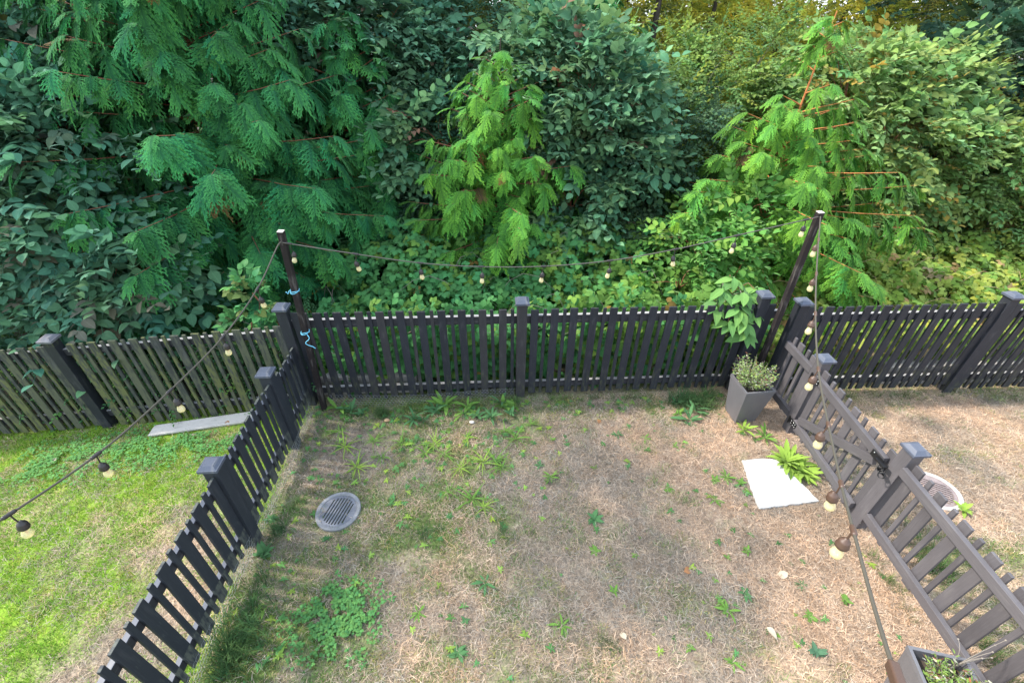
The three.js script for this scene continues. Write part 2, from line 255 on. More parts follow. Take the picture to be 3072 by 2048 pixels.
{
  // right side fence: fixed bay by the corner, gate, long bay towards the viewer; rails on the yard side
  const f = thing('picket_fence', 'warm grey sunlit picket fence on the right with its rails facing the yard', 'fence', 'charcoal picket fences');
  boards(f, [2.715, 0.165], [2.715, 0.56], 0.05, 0.19, () => 0.80, () => 0.09, mDry, { narrowFirst: true });
  boards(f, [2.70, 1.645], [2.585, 3.3], 0.055, 0.196, s => 0.79 - 0.012 * s, s => 0.085, mDry);
  rail(f, [2.684, 0.70, 0.166], [2.684, 0.70, 0.56], 0.07, 0.036, mDry[0]); rail(f, [2.684, 0.175, 0.166], [2.684, 0.175, 0.56], 0.07, 0.036, mDry[0]);
  rail(f, [2.655, 0.71, 1.64], [2.535, 0.69, 3.3], 0.07, 0.036, mDry[1]); rail(f, [2.66, 0.18, 1.64], [2.545, 0.165, 3.3], 0.07, 0.036, mDry[1]);
  post(f, 2.7076, 0.6104, -0.05, 0.886, mDry[0]); post(f, 2.7, 1.5927, -0.05, 0.886, mDry[1]);
  const g = thing('garden_gate', 'warm grey picket gate with a diagonal brace, black hinges and a latch', 'gate', undefined, [0, 0, 0]);
  const sag = s => -0.035 * s;
  boards(g, [2.695, 0.665], [2.668, 1.535], 0.045, 0.2035, s => 0.79 + sag(s), s => 0.08 + sag(s), mDry);
  rail(g, [2.660, 0.705, 0.672], [2.632, 0.672, 1.53], 0.07, 0.036, mDry[0]); rail(g, [2.660, 0.18, 0.672], [2.632, 0.148, 1.53], 0.07, 0.036, mDry[1]);
  rail(g, [2.659, 0.243, 0.72], [2.633, 0.61, 1.47], 0.068, 0.034, mDry[0], 'brace');
  for (const [y, z] of [[0.70, 0.68], [0.18, 0.68]]) {
    const h = part('hinge', mergeGeometries([plank(0.006, 0.05, 0.11, 1).clone(), new THREE.CylinderGeometry(0.009, 0.009, 0.07, 8).toNonIndexed().translate(-0.006, 0, -0.045)]), mMetal, g, [2.637, y, z]);
    for (const [sy, sz] of [[0.014, 0.02], [-0.014, 0.02], [0.014, 0.042], [-0.014, 0.042], [0.013, -0.01], [-0.013, -0.01]]) part('screw', new THREE.SphereGeometry(0.0045, 6, 4), mScrew, h, [-0.004, sy, sz]);
  }
  const l = part('latch', mergeGeometries([plank(0.008, 0.055, 0.11, 1).clone(), new THREE.BoxGeometry(0.03, 0.014, 0.09).toNonIndexed().translate(-0.01, 0, 0.05), new THREE.TorusGeometry(0.022, 0.004, 6, 14).toNonIndexed().rotateY(Math.PI / 2).translate(-0.012, -0.035, 0.075)]), mMetal, g, [2.607, 0.672, 1.49]);
  for (const [sy, sz] of [[0.016, -0.03], [-0.016, 0.03]]) part('screw', new THREE.SphereGeometry(0.005, 6, 4), mScrew, l, [-0.006, sy, sz]);
  // chain of black ties at the latch
  part('latch_chain', mergeGeometries([0, 1, 2, 3, 4].map(k => new THREE.TorusGeometry(0.02, 0.004, 6, 12).rotateX(k * 0.9).rotateY(k * 0.5).translate(-0.02 + gs() * 0.008, -0.01 - k * 0.006, 0.02 + k * 0.012))), mMetal, g, [2.61, 0.65, 1.535]);
}
{
  // low kerbs behind the fences
  const mk = new THREE.MeshStandardMaterial({ map: dataTex(256, 64, (i, j) => { const k = 0.75 + 0.4 * rnd() + 0.3 * fbm(i * 0.06, j * 0.06); return [0.30 * k, 0.28 * k, 0.26 * k]; }), roughness: 0.95 });
  structure('kerb', new RoundedBoxGeometry(1.0, 0.34, 0.12, 2, 0.012).translate(-1.37, 0.06, -0.17), mk);
  structure('kerb', new RoundedBoxGeometry(3.1, 0.30, 0.14, 2, 0.012).translate(5.65, 0.06, -0.08), mk);
}
// ---------------------------------------------------------------- chicken wire
function wireNet(label, L, H, place, cell = 0.034) {
  const gs_ = [], nz = Math.round(L / cell), ny = Math.max(2, Math.round(H / (cell * 0.86)));
  const seg = (a, b) => { const A = place(...a), B = place(...b), d = B.clone().sub(A), g = new THREE.CylinderGeometry(0.0010, 0.0010, d.length(), 3, 1, true); g.applyQuaternion(new THREE.Quaternion().setFromUnitVectors(V(0, 1, 0), d.normalize())); g.translate((A.x + B.x) / 2, (A.y + B.y) / 2, (A.z + B.z) / 2); gs_.push(g); };
  for (let j = 0; j <= ny; j++) for (let i = 0; i < nz; i++) {
    const o = j % 2 * 0.5, y = j * H / ny, x0 = (i + o) * cell, jit = () => gs() * 0.002;
    seg([x0, y + (jit())], [x0 + cell * 0.5, y - H / ny * 0.3]); seg([x0 + cell * 0.5, y - H / ny * 0.3], [x0 + cell, y]);
    if (j < ny) seg([x0, y], [x0, y + H / ny * 0.7]);
  }
  const m = part('chicken_wire', mergeGeometries(gs_), mWire, scene); return tag(m, label, 'wire netting');
}
wireNet('sagging chicken wire along the foot of the back fence, left of its middle post', 1.85, 0.15, (s, y) => V(-1.72 + s, 0.005 + y * (1 - 0.22 * Math.sin(s * 1.7) ** 2) , 0.05 + 0.035 * Math.sin(s * 3.1) * (1 - y * 5) + y * 0.1));
wireNet('chicken wire along the foot of the low fence beside the green lawn', 2.5, 0.13, (s, y) => V(-1.872 + 0.02 * Math.sin(s * 2.6) + y * 0.02, 0.02 + y, 0.15 + s));

// ---------------------------------------------------------------- light poles, string lights
function lumber(name, label, a, b, w, group) { const g = thing(name, label, 'pole', group, a), P = V(...b).sub(V(...a)), L = P.length(); const m = part('shaft', plank(w, L, w, 3, 0.003), mPole, g); m.position.copy(P).multiplyScalar(0.5); m.quaternion.setFromUnitVectors(V(0, 1, 0), P.clone().normalize()); part('pole_end', plank(w * 0.96, 0.004, w * 0.96, 1, 0.001), mBoard, m, [0, L / 2 + 0.002, 0]); return g; }
lumber('light_pole', 'thin leaning wooden pole with blue twine, in the left corner of the yard', [-1.775, -0.02, 0.10], [-1.652, 1.875, 0.15], 0.047, 'poles that hold the string lights');
lumber('light_pole', 'thin dark wooden pole in the right corner of the yard, behind the square planter', [2.56, -0.02, 0.10], [2.487, 1.965, 0.15], 0.047, 'poles that hold the string lights');
function twine(label, c, drop) {
  const ring = []; for (let i = 0; i <= 26; i++) { const t = i / 26 * Math.PI * 2 * 1.6; ring.push(V(c.x + 0.036 * Math.cos(t), c.y + 0.010 * Math.sin(t * 1.3), c.z + 0.036 * Math.sin(t))); }
  if (drop) for (let i = 1; i < 9; i++) ring.push(V(c.x + 0.03 + i * 0.006 * Math.sin(i), c.y - i * 0.016, c.z + 0.04 + 0.004 * i)); else for (let i = 1; i < 6; i++) ring.push(V(c.x - 0.03 - i * 0.006, c.y + 0.012 * Math.sin(i * 1.8), c.z + 0.03));
  tag(part('twine', new THREE.TubeGeometry(new THREE.CatmullRomCurve3(ring), 90, 0.0035, 5), mTwine, scene), label, 'twine', 'blue twine on the pole');
}
twine('blue twine wound round the leaning pole above the fence', V(-1.69, 1.36, 0.135), false);
twine('blue twine with a loose end tying the leaning pole to the fence top', V(-1.714, 0.95, 0.125), true);

const mCable = new THREE.MeshStandardMaterial({ color: C(0.062, 0.055, 0.042), roughness: 0.8 }), mCableDark = new THREE.MeshStandardMaterial({ color: C(0.075, 0.066, 0.058), roughness: 0.6 });
const mSocket = new THREE.MeshStandardMaterial({ color: C(0.022, 0.018, 0.018), roughness: 0.5 }), mSocketBrown = new THREE.MeshStandardMaterial({ color: C(0.075, 0.042, 0.03), roughness: 0.5 });
const mBulb = new THREE.MeshPhysicalMaterial({ color: C(0.92, 0.86, 0.58), roughness: 0.35, transmission: 0.62, thickness: 0, clearcoat: 0.8, clearcoatRoughness: 0.08 });
const mFil = new THREE.MeshStandardMaterial({ color: C(0.55, 0.30, 0.06), roughness: 0.5 });
const L2 = (x, y) => new THREE.Vector2(x, y);
const socketGeo = new THREE.LatheGeometry([L2(0.0005, 0.048), L2(0.006, 0.047), L2(0.008, 0.040), L2(0.016, 0.034), L2(0.0195, 0.026), L2(0.021, 0.012), L2(0.0225, 0.010), L2(0.0225, 0.006), L2(0.0205, 0.004), L2(0.0215, 0.0), L2(0.0185, -0.004), L2(0.0005, -0.004)], 14);
const bulbGeo = new THREE.LatheGeometry([L2(0.0135, 0.0), L2(0.0145, -0.012), L2(0.0195, -0.026), L2(0.0215, -0.038), L2(0.0185, -0.050), L2(0.0105, -0.057), L2(0.0005, -0.059)], 16);
const filGeo = new THREE.CylinderGeometry(0.006, 0.003, 0.03, 6).translate(0, -0.024, 0);
const stemGeo = new THREE.CylinderGeometry(0.0032, 0.0032, 1, 6).translate(0, -0.5, 0);
const jointGeo = new THREE.CapsuleGeometry(0.0088, 0.034, 3, 8).rotateZ(Math.PI / 2);
function stringLight(label, pts, bulbs, cm, sm_, r) {
  const g = thing('string_light', label, 'string light', 'string lights over the yard'), c = new THREE.CatmullRomCurve3(pts.map(p => V(...p)));
  part('cable', new THREE.TubeGeometry(c, 120, r, 7), cm, g);
  const sam = []; for (let i = 0; i <= 400; i++) sam.push(c.getPoint(i / 400));
  for (const [u, axis, drop] of bulbs) {
    let k = 0, bd = 9; sam.forEach((q, i) => { const d = Math.abs(q[axis] - u); if (d < bd) { bd = d; k = i; } });
    const q = sam[k], t = sam[Math.min(400, k + 1)].clone().sub(sam[Math.max(0, k - 1)]).normalize();
    const j = part('connector', jointGeo, sm_, g); j.position.copy(q); j.quaternion.setFromUnitVectors(V(1, 0, 0), t);
    const st = part('drop_wire', stemGeo, sm_, g); st.position.copy(q); st.scale.y = drop; st.rotation.set(gs() * 0.12, 0, gs() * 0.12);
    const e = V(0, -drop, 0).applyEuler(st.rotation).add(q), s = part('socket', socketGeo, sm_, g); s.scale.setScalar(0.88); s.position.copy(e).add(V(0, -0.039, 0)); s.rotation.set(gs() * 0.13, 0, gs() * 0.13);
    const b = part('bulb', bulbGeo, mBulb, s, [0, -0.003, 0]); part('filament', filGeo, mFil, s, [0, -0.003, 0]);
  }
  return g;
}
stringLight('string light sagging between the two poles in front of the trees', [[-1.655, 1.80, 0.18], [-1.225, 1.725, 0.2], [-0.643, 1.62, 0.2], [-0.169, 1.578, 0.2], [0.328, 1.571, 0.2], [0.852, 1.609, 0.2], [1.349, 1.693, 0.2], [1.95, 1.82, 0.18], [2.487, 1.94, 0.17]],
  [[-1.60, 'x', 0.07], [-1.12, 'x', 0.06], [-0.64, 'x', 0.05], [-0.172, 'x', 0.055], [0.333, 'x', 0.055], [0.865, 'x', 0.065], [1.372, 'x', 0.055], [1.86, 'x', 0.06], [2.38, 'x', 0.05]], mCableDark, mSocket, 0.0042);
stringLight('string light running from the left pole out over the bright green lawn', [[-1.655, 1.80, 0.16], [-1.65, 1.815, 0.24], [-1.678, 1.689, 0.639], [-1.738, 1.60, 1.089], [-1.814, 1.575, 1.536], [-1.88, 1.60, 2.0], [-1.97, 1.66, 2.38], [-2.08, 1.76, 2.8], [-2.3, 2.0, 3.5]],
  [[0.67, 'z', 0.06], [1.115, 'z', 0.05], [1.575, 'z', 0.055], [2.025, 'z', 0.055], [2.35, 'z', 0.05]], mCable, mSocket, 0.0048);
stringLight('string light running from the right pole towards the viewer above the gate', [[2.487, 1.94, 0.17], [2.447, 1.94, 0.23], [2.041, 1.803, 0.921], [1.771, 1.735, 1.396], [1.531, 1.735, 1.813], [1.281, 1.80, 2.242], [1.06, 1.90, 2.584], [0.935, 1.976, 2.764], [0.785, 2.047, 3.012], [0.699, 2.095, 3.157], [0.6, 2.15, 3.33]],
  [[2.29, 'x', 0.04], [2.07, 'x', 0.04], [1.85, 'x', 0.05], [1.565, 'x', 0.05], [1.318, 'x', 0.05], [1.085, 'x', 0.05], [0.93, 'x', 0.045]], mCable, mSocketBrown, 0.0048);
{ const pl = part('plug', new RoundedBoxGeometry(0.10, 0.026, 0.022, 2, 0.006), mSocketBrown, scene.getObjectByName('string_light_002')); pl.position.set(0.690, 2.100, 3.175); pl.quaternion.copy(qBasis(V(0.086, -0.05, -0.155), V(0, 1, 0))); }

// ---------------------------------------------------------------- things on the ground
function roundCover(name, label, x, z, R, spin, rimC, barC, n) {
  const g = thing(name, label, 'drain cover', 'round drain covers', [x, groundY(x, z) + 0.012, z]); g.rotation.y = spin;
  const tex = c => dataTex(128, 128, (i, j) => { const k = 0.75 + 0.3 * rnd() + 0.35 * fbm(i * 0.05, j * 0.05, c[0] * 9); return c.map(v => v * k); });
  const ringS = new THREE.Shape().absarc(0, 0, R, 0, Math.PI * 2); ringS.holes.push(new THREE.Path().absarc(0, 0, R * 0.87, 0, Math.PI * 2, true));
  part('rim', new THREE.ExtrudeGeometry(ringS, { depth: 0.03, bevelEnabled: true, bevelSize: 0.004, bevelThickness: 0.004, bevelSegments: 1, curveSegments: 40 }).rotateX(-Math.PI / 2).translate(0, -0.022, 0), new THREE.MeshStandardMaterial({ map: tex(rimC), roughness: 0.85 }), g);
  const plate = new THREE.Shape().absarc(0, 0, R * 0.862, 0, Math.PI * 2);
  for (let k = 0; k < n; k++) { const u = (k - (n - 1) / 2) * (R * 1.12 / n), l = Math.sqrt(R * R * 0.52 - u * u) * 0.98, w = R * 0.036; const h = new THREE.Path(); h.moveTo(u - w, -l); h.lineTo(u - w, l); h.lineTo(u + w, l); h.lineTo(u + w, -l); h.closePath(); plate.holes.push(h); }
  part('grate', new THREE.ExtrudeGeometry(plate, { depth: 0.018, bevelEnabled: false, curveSegments: 40 }).rotateX(-Math.PI / 2).translate(0, -0.014, 0), new THREE.MeshStandardMaterial({ map: tex(barC), roughness: 0.7 }), g);
  part('pit', new THREE.CylinderGeometry(R * 0.86, R * 0.86, 0.006, 32).translate(0, -0.0195, 0), new THREE.MeshStandardMaterial({ color: C(0.012, 0.012, 0.012), roughness: 1 }), g);
  return g;
}
roundCover('drain_cover', 'grey slotted round drain cover half overgrown in the dry yard', -1.35, 1.27, 0.168, -0.30, [0.21, 0.21, 0.22], [0.15, 0.155, 0.18], 8);
roundCover('drain_cover', 'brownish slotted round drain cover in the straw lawn beyond the gate post', 3.56, 1.33, 0.19, 1.0, [0.48, 0.45, 0.42], [0.24, 0.19, 0.185], 9);
{
  const s = new THREE.Shape(), P = [[2.085, 0.962], [2.24, 0.950], [2.385, 0.955], [2.43, 1.11], [2.475, 1.25], [2.505, 1.385], [2.33, 1.40], [2.16, 1.415], [1.998, 1.425], [2.02, 1.27], [2.055, 1.11]];
  const Q = []; P.forEach((p, i) => { const q = P[(i + 1) % P.length]; for (let k = 0; k < 5; k++) Q.push([p[0] + (q[0] - p[0]) * k / 5 + gs() * 0.003, p[1] + (q[1] - p[1]) * k / 5 + gs() * 0.003]); });
  s.setFromPoints(Q.map(([x, z]) => L2(x, -z)));
  const g = new THREE.ExtrudeGeometry(s, { depth: 0.03, bevelEnabled: true, bevelSize: 0.006, bevelThickness: 0.006, bevelSegments: 2 }).rotateX(-Math.PI / 2).translate(0, -0.012, 0);
  const uv = g.attributes.uv; for (let i = 0; i < uv.count; i++) uv.setXY(i, g.attributes.position.getX(i) / 0.6, g.attributes.position.getZ(i) / 0.6);
  const t = dataTex(512, 512, (i, j) => { const q = fbm(i * 0.012, j * 0.012, 8.8), sp = rnd(), pit = sm(0.42, 0.55, ns(i * 0.16, j * 0.16, 3.3)), k = (0.92 + 0.10 * q + 0.10 * (sp - 0.5)) * (1 - 0.5 * pit); return [0.50 * k, 0.49 * k, 0.47 * k]; });
  const m = new THREE.MeshStandardMaterial({ map: t, roughness: 0.95 }); m.bumpMap = t; m.bumpScale = 0.004;
  tag(part('paving_slab', g, m, scene), 'white concrete slab with ragged edges lying in the dry yard beside the gate', 'paving slab');
  const b = part('wooden_plank', plank(1.02, 0.022, 0.14, 4, 0.004), mBoard, scene); b.position.set(-2.95, -0.105, 0.13); b.rotation.set(0.0, 0.07, 0.088);
  tag(b, 'bleached grey wooden plank lying against the foot of the mossy fence', 'plank');
}
const mPot = new THREE.MeshStandardMaterial({ map: dataTex(128, 128, (i, j) => { const k = 0.9 + 0.14 * rnd() + 0.2 * fbm(i * 0.04, j * 0.06); return [0.115 * k, 0.112 * k, 0.122 * k]; }), roughness: 0.42 });
function planter(label, x, z, turn, top, bot, h) {
  const g = thing('square_planter', label, 'planter', 'tapered square planters', [x, groundY(x, z), z]); g.rotation.y = turn;
  const ring = (y, w) => [[-w, y, -w], [w, y, -w], [w, y, w], [-w, y, w]], loops = [ring(0, bot), ring(h * 0.93, top * 0.975), ring(h * 0.935, top), ring(h, top), ring(h, top - 0.017), ring(h - 0.10, top - 0.03)], pos = [], id = [], uv = [];
  for (let k = 0; k < loops.length - 1; k++) for (let e = 0; e < 4; e++) { const a = loops[k][e], b = loops[k][(e + 1) % 4], c = loops[k + 1][(e + 1) % 4], d = loops[k + 1][e], o = pos.length / 3; pos.push(...a, ...b, ...c, ...d); uv.push(0, k / 5, 1, k / 5, 1, (k + 1) / 5, 0, (k + 1) / 5); id.push(o, o + 2, o + 1, o, o + 3, o + 2); }
  part('pot', rawGeo(pos, id, uv), mPot, g);
  const so = new THREE.PlaneGeometry((top - 0.027) * 2, (top - 0.027) * 2, 12, 12).rotateX(-Math.PI / 2), p = so.attributes.position; for (let i = 0; i < p.count; i++) p.setY(i, h - 0.075 + 0.012 * fbm(p.getX(i) * 30, p.getZ(i) * 30)); so.computeVertexNormals();
  part('soil', so, new THREE.MeshStandardMaterial({ color: C(0.055, 0.04, 0.03), roughness: 1 }), g); return g;
}
planter('tall tapered grey square planter with an herb, in the right corner of the yard', 2.325, 0.395, 0.06, 0.142, 0.098, 0.43);
planter('grey square planter cut by the lower edge of the picture, beside the sunlit fence', 2.205, 2.735, -0.28, 0.142, 0.098, 0.43);

// ---------------------------------------------------------------- foliage shapes
function leaf(L, W, droop = 0.25, fold = 0.25, n = 5, shape = t => Math.pow(Math.sin(Math.PI * Math.pow(t, 0.8)), 0.85)) {   // along +X, face +Y
  const p = [], uv = [], id = [];
  for (let i = 0; i <= n; i++) { const t = i / n, w = i === 0 || i === n ? 0 : W / 2 * shape(t), x = L * t * (1 - droop * 0.18 * t), y = -droop * L * t * t; p.push(x, y + w * fold, -w, x, y, 0, x, y + w * fold, w); uv.push(0.5 - 0.5 * w / (W / 2 + 1e-9), t, 0.5, t, 0.5 + 0.5 * w / (W / 2 + 1e-9), t); }
  for (let i = 0; i < n; i++) { const a = i * 3, b = a + 3; if (i > 0) id.push(a, a + 1, b + 1, a + 1, a + 2, b + 1); if (i < n - 1) id.push(a, b + 1, b, a + 2, b + 2, b + 1); if (i === 0) id.push(); }
  if (n > 1) { id.push(); }
  return rawGeo(p, id, uv);
}
const place = (g, p, dir, up, s = 1) => { const m = new THREE.Matrix4().compose(p, qBasis(dir, up), V(s, s, s)); return g.clone().applyMatrix4(m); };
function sprig(o) {                                                  // a leafy twig along +X
  const parts = [], n = o.pairs, L = o.len, pt = t => V(L * t, -o.sag * L * t * t, 0.06 * L * Math.sin(t * 5 + o.ph));
  if (o.twig !== 0) { const tw = tube([pt(0), pt(0.35), pt(0.7), pt(1)], 0.004, 0.0015, 5, 3); const u = tw.attributes.uv; for (let i = 0; i < u.count; i++) u.setXY(i, 0.28, 0.5); parts.push(tw); }
  for (let i = 0; i < n; i++) for (const sd of [-1, 1]) {
    const t = (i + (o.alt ? (sd > 0 ? 0.5 : 0) : 0.15) + 0.35) / (n + 0.3), sz = (0.75 + 0.4 * Math.sin(Math.PI * Math.min(1, t * 1.05))) * rr(0.8, 1.12);
    const roll = o.decussate && i % 2 ? 0.7 : 0.15, d = V(0.55 + 0.25 * t + gs() * 0.12, -0.18 + (o.decussate && i % 2 ? sd * 0.35 : 0) + gs() * 0.16, sd * (1 - 0.3 * roll) + gs() * 0.15);
    parts.push(place(leaf(o.leaf, o.leaf * o.ratio, rr(0.12, 0.5), rr(0.08, 0.4), o.n || 5, o.shape), pt(Math.min(t, 1)), d, V(gs() * 0.35 + 0.1, 1, gs() * 0.35), sz));
  }
  parts.push(place(leaf(o.leaf, o.leaf * o.ratio, rr(0.1, 0.5), 0.2, o.n || 5, o.shape), pt(1), V(1, gs() * 0.2, gs() * 0.3), V(0, 1, 0), 0.85));
  return mergeGeometries(parts);
}
const dogwoodSprigs = [0, 1, 2, 3].map(k => sprig({ pairs: 3 + k % 2, len: 0.30 + 0.04 * k, leaf: 0.108, ratio: 0.66, sag: 0.25 + 0.1 * k, ph: k * 1.7, decussate: true }));
const smallSprigs = [0, 1, 2].map(k => sprig({ pairs: 5, len: 0.34, leaf: 0.062, ratio: 0.6, sag: 0.2 + 0.1 * k, ph: k * 2.1, alt: true, n: 3 }));
const willowSprigs = [0, 1, 2].map(k => sprig({ pairs: 7, len: 0.5, leaf: 0.095, ratio: 0.42, sag: 0.5 + 0.15 * k, ph: k * 2.1, alt: true, n: 3 }));
function lobed(L, lobes) {                                           // palmate leaf, flat fan with points
  const p = [0, 0, 0], uv = [0.5, 0.05], id = [], pts = [];
  for (let i = 0; i < lobes; i++) { const a = (i / (lobes - 1) - 0.5) * 3.9, l = L * (1 - 0.28 * Math.abs(i / (lobes - 1) - 0.5) * 2); pts.push([a, l]); if (i < lobes - 1) pts.push([a + 1.95 / (lobes - 1), L * 0.52]); }
  pts.forEach(([a, l], i) => { p.push(L * 0.4 + Math.cos(a) * l * 0.62, -0.16 * l * l / L + (i % 2 ? 0.05 * L : 0) + gs() * 0.01 * L, Math.sin(a) * l * 0.7); uv.push(0.5 + 0.45 * Math.sin(a), 0.5 + 0.4 * Math.cos(a)); if (i) id.push(0, i, i + 1); });
  return rawGeo(p, id, uv);
}
const mapleSprigs = [0, 1].map(k => mergeGeometries([tube([V(0, 0, 0), V(0.15, -0.01, 0), V(0.34, -0.06, 0.02)], 0.004, 0.002, 4, 3), ...[0, 1, 2, 3, 4].map(i => place(lobed(0.13, 5), V(0.08 + 0.06 * i, -0.01 * i, 0), V(0.7, -0.2 + gs() * 0.1, i % 2 ? 1 : -1), V(gs() * 0.3, 1, gs() * 0.3), rr(0.8, 1.1)))]));
const bramble = [0, 1, 2].map(k => {                                 // one bramble leaf: three or five leaflets on a stalk
  const n = k === 1 ? 3 : 5, parts = [];
  for (let i = 0; i < n; i++) { const a = (i / (n - 1) - 0.5) * (n === 3 ? 2.6 : 4.0); parts.push(place(leaf(0.074, 0.056, 0.3, 0.18, 4), V(0.035 + 0.012 * Math.cos(a), 0, 0.012 * Math.sin(a)), V(Math.cos(a), -0.12 + gs() * 0.1, Math.sin(a)), V(gs() * 0.2, 1, gs() * 0.2), i === (n - 1) / 2 ? 1.15 : 0.95)); }
  parts.push(tube([V(-0.06, -0.03, 0), V(-0.02, -0.004, 0), V(0.04, 0, 0)], 0.0022, 0.0016, 3, 3)); return mergeGeometries(parts);
});
function frond(k) {                                                  // one flat cedar spray along +X, unit length, drooping
  const p = [], id = [], col = [];
  const tri = (a, b, c, ca, cc) => { const o = p.length / 3; p.push(...a, ...b, ...c); col.push(...ca, ...ca, ...cc); id.push(o, o + 1, o + 2); };
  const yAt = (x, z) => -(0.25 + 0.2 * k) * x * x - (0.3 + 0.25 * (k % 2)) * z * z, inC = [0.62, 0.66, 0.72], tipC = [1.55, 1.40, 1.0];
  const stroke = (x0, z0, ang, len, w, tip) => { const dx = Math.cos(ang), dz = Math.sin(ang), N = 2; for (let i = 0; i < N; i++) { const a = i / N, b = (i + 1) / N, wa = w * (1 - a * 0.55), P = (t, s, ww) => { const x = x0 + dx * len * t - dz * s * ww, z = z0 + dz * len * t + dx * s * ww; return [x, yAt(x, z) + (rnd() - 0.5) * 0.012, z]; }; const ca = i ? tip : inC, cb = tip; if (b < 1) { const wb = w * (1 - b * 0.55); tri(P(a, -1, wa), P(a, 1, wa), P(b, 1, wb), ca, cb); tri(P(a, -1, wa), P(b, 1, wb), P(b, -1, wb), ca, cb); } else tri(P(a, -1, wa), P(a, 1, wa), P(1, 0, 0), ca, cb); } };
  stroke(0, 0, 0, 1, 0.020, inC);
  const n = 7 + k % 2, wd = 0.34 + 0.07 * k;
  for (let i = 0; i < n; i++) for (const sd of [-1, 1]) {
    const t = 0.05 + 0.84 * (i + (sd > 0 ? 0.5 : 0)) / n, len = (wd * Math.pow(Math.sin(Math.PI * (0.24 + 0.70 * t)), 0.8) + 0.06) * (0.75 + 0.45 * rnd()), ang = sd * (0.98 - 0.40 * t + (rnd() - 0.5) * 0.25);
    stroke(t, 0, ang, len, 0.034, tipC);
    const m = Math.max(1, Math.round(len / 0.19)); for (let q = 0; q < m; q++) for (const s2 of [-1, 1]) { const u = (q + 0.3 + (s2 > 0 ? 0.35 : 0)) / (m + 0.2) * len; stroke(t + Math.cos(ang) * u, Math.sin(ang) * u, ang + s2 * 0.6, (0.12 - 0.04 * u / len) * (0.75 + 0.5 * rnd()), 0.024, tipC); }
  }
  return rawGeo(p, id, null, col);
}
const fronds = [0, 1, 2, 3].map(frond);
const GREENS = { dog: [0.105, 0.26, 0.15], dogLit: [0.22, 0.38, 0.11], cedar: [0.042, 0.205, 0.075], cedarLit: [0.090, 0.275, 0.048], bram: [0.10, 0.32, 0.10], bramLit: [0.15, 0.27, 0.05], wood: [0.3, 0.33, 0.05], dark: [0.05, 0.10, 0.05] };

// ---------------------------------------------------------------- shrubs and broadleaf trees
// lobes: [x, y, z, rx, ry, rz]; leafy twigs fill the outer part of each lobe, in clumps with gaps between them
function leafList(lobes, n, col, o = {}) {
  const w = lobes.map(l => l[3] * l[4] + l[3] * l[5] + l[4] * l[5]), W = w.reduce((a, b) => a + b), list = []; let guard = 0;
  while (list.length < n && guard++ < n * 12) {
    let r = rnd() * W, k = 0; while ((r -= w[k]) > 0 && k < lobes.length - 1) k++;
    const l = lobes[k], d = V(gs(), gs(), gs()).normalize(); if (d.y < -0.55 && rnd() < 0.7) continue; if (d.z < -0.3 && rnd() < 0.55) continue;
    const f = o.solid ? Math.cbrt(rnd()) : 0.62 + 0.45 * Math.sqrt(rnd()), p = V(l[0] + d.x * l[3] * f, l[1] + d.y * l[4] * f, l[2] + d.z * l[5] * f);
    if (ns(p.x * (o.gf || 2.3), p.y * (o.gf || 2.3) * 1.2, p.z * (o.gf || 2.3)) < (o.gap ?? -0.12) + 0.1 * gs()) continue;
    if (o.floor !== undefined && p.y < o.floor) continue; if (o.front !== undefined && p.z > o.front) continue;
    const dir = V(d.x * 0.9 + gs() * 0.5, d.y * 0.45 + (o.rise ?? 0.15) + gs() * 0.35, d.z * 0.9 + gs() * 0.5), up = V(d.x * 0.35 + gs() * 0.28, 1, d.z * 0.35 + 0.12 + gs() * 0.28);
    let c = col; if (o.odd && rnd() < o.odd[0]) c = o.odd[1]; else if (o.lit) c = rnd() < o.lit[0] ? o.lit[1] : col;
    list.push({ p, q: qBasis(dir, up), s: rr(0.55, 1.25) * (o.s || 1), c: tint(c, o.v ?? 0.3, 0.16) });
  }
  return list;
}
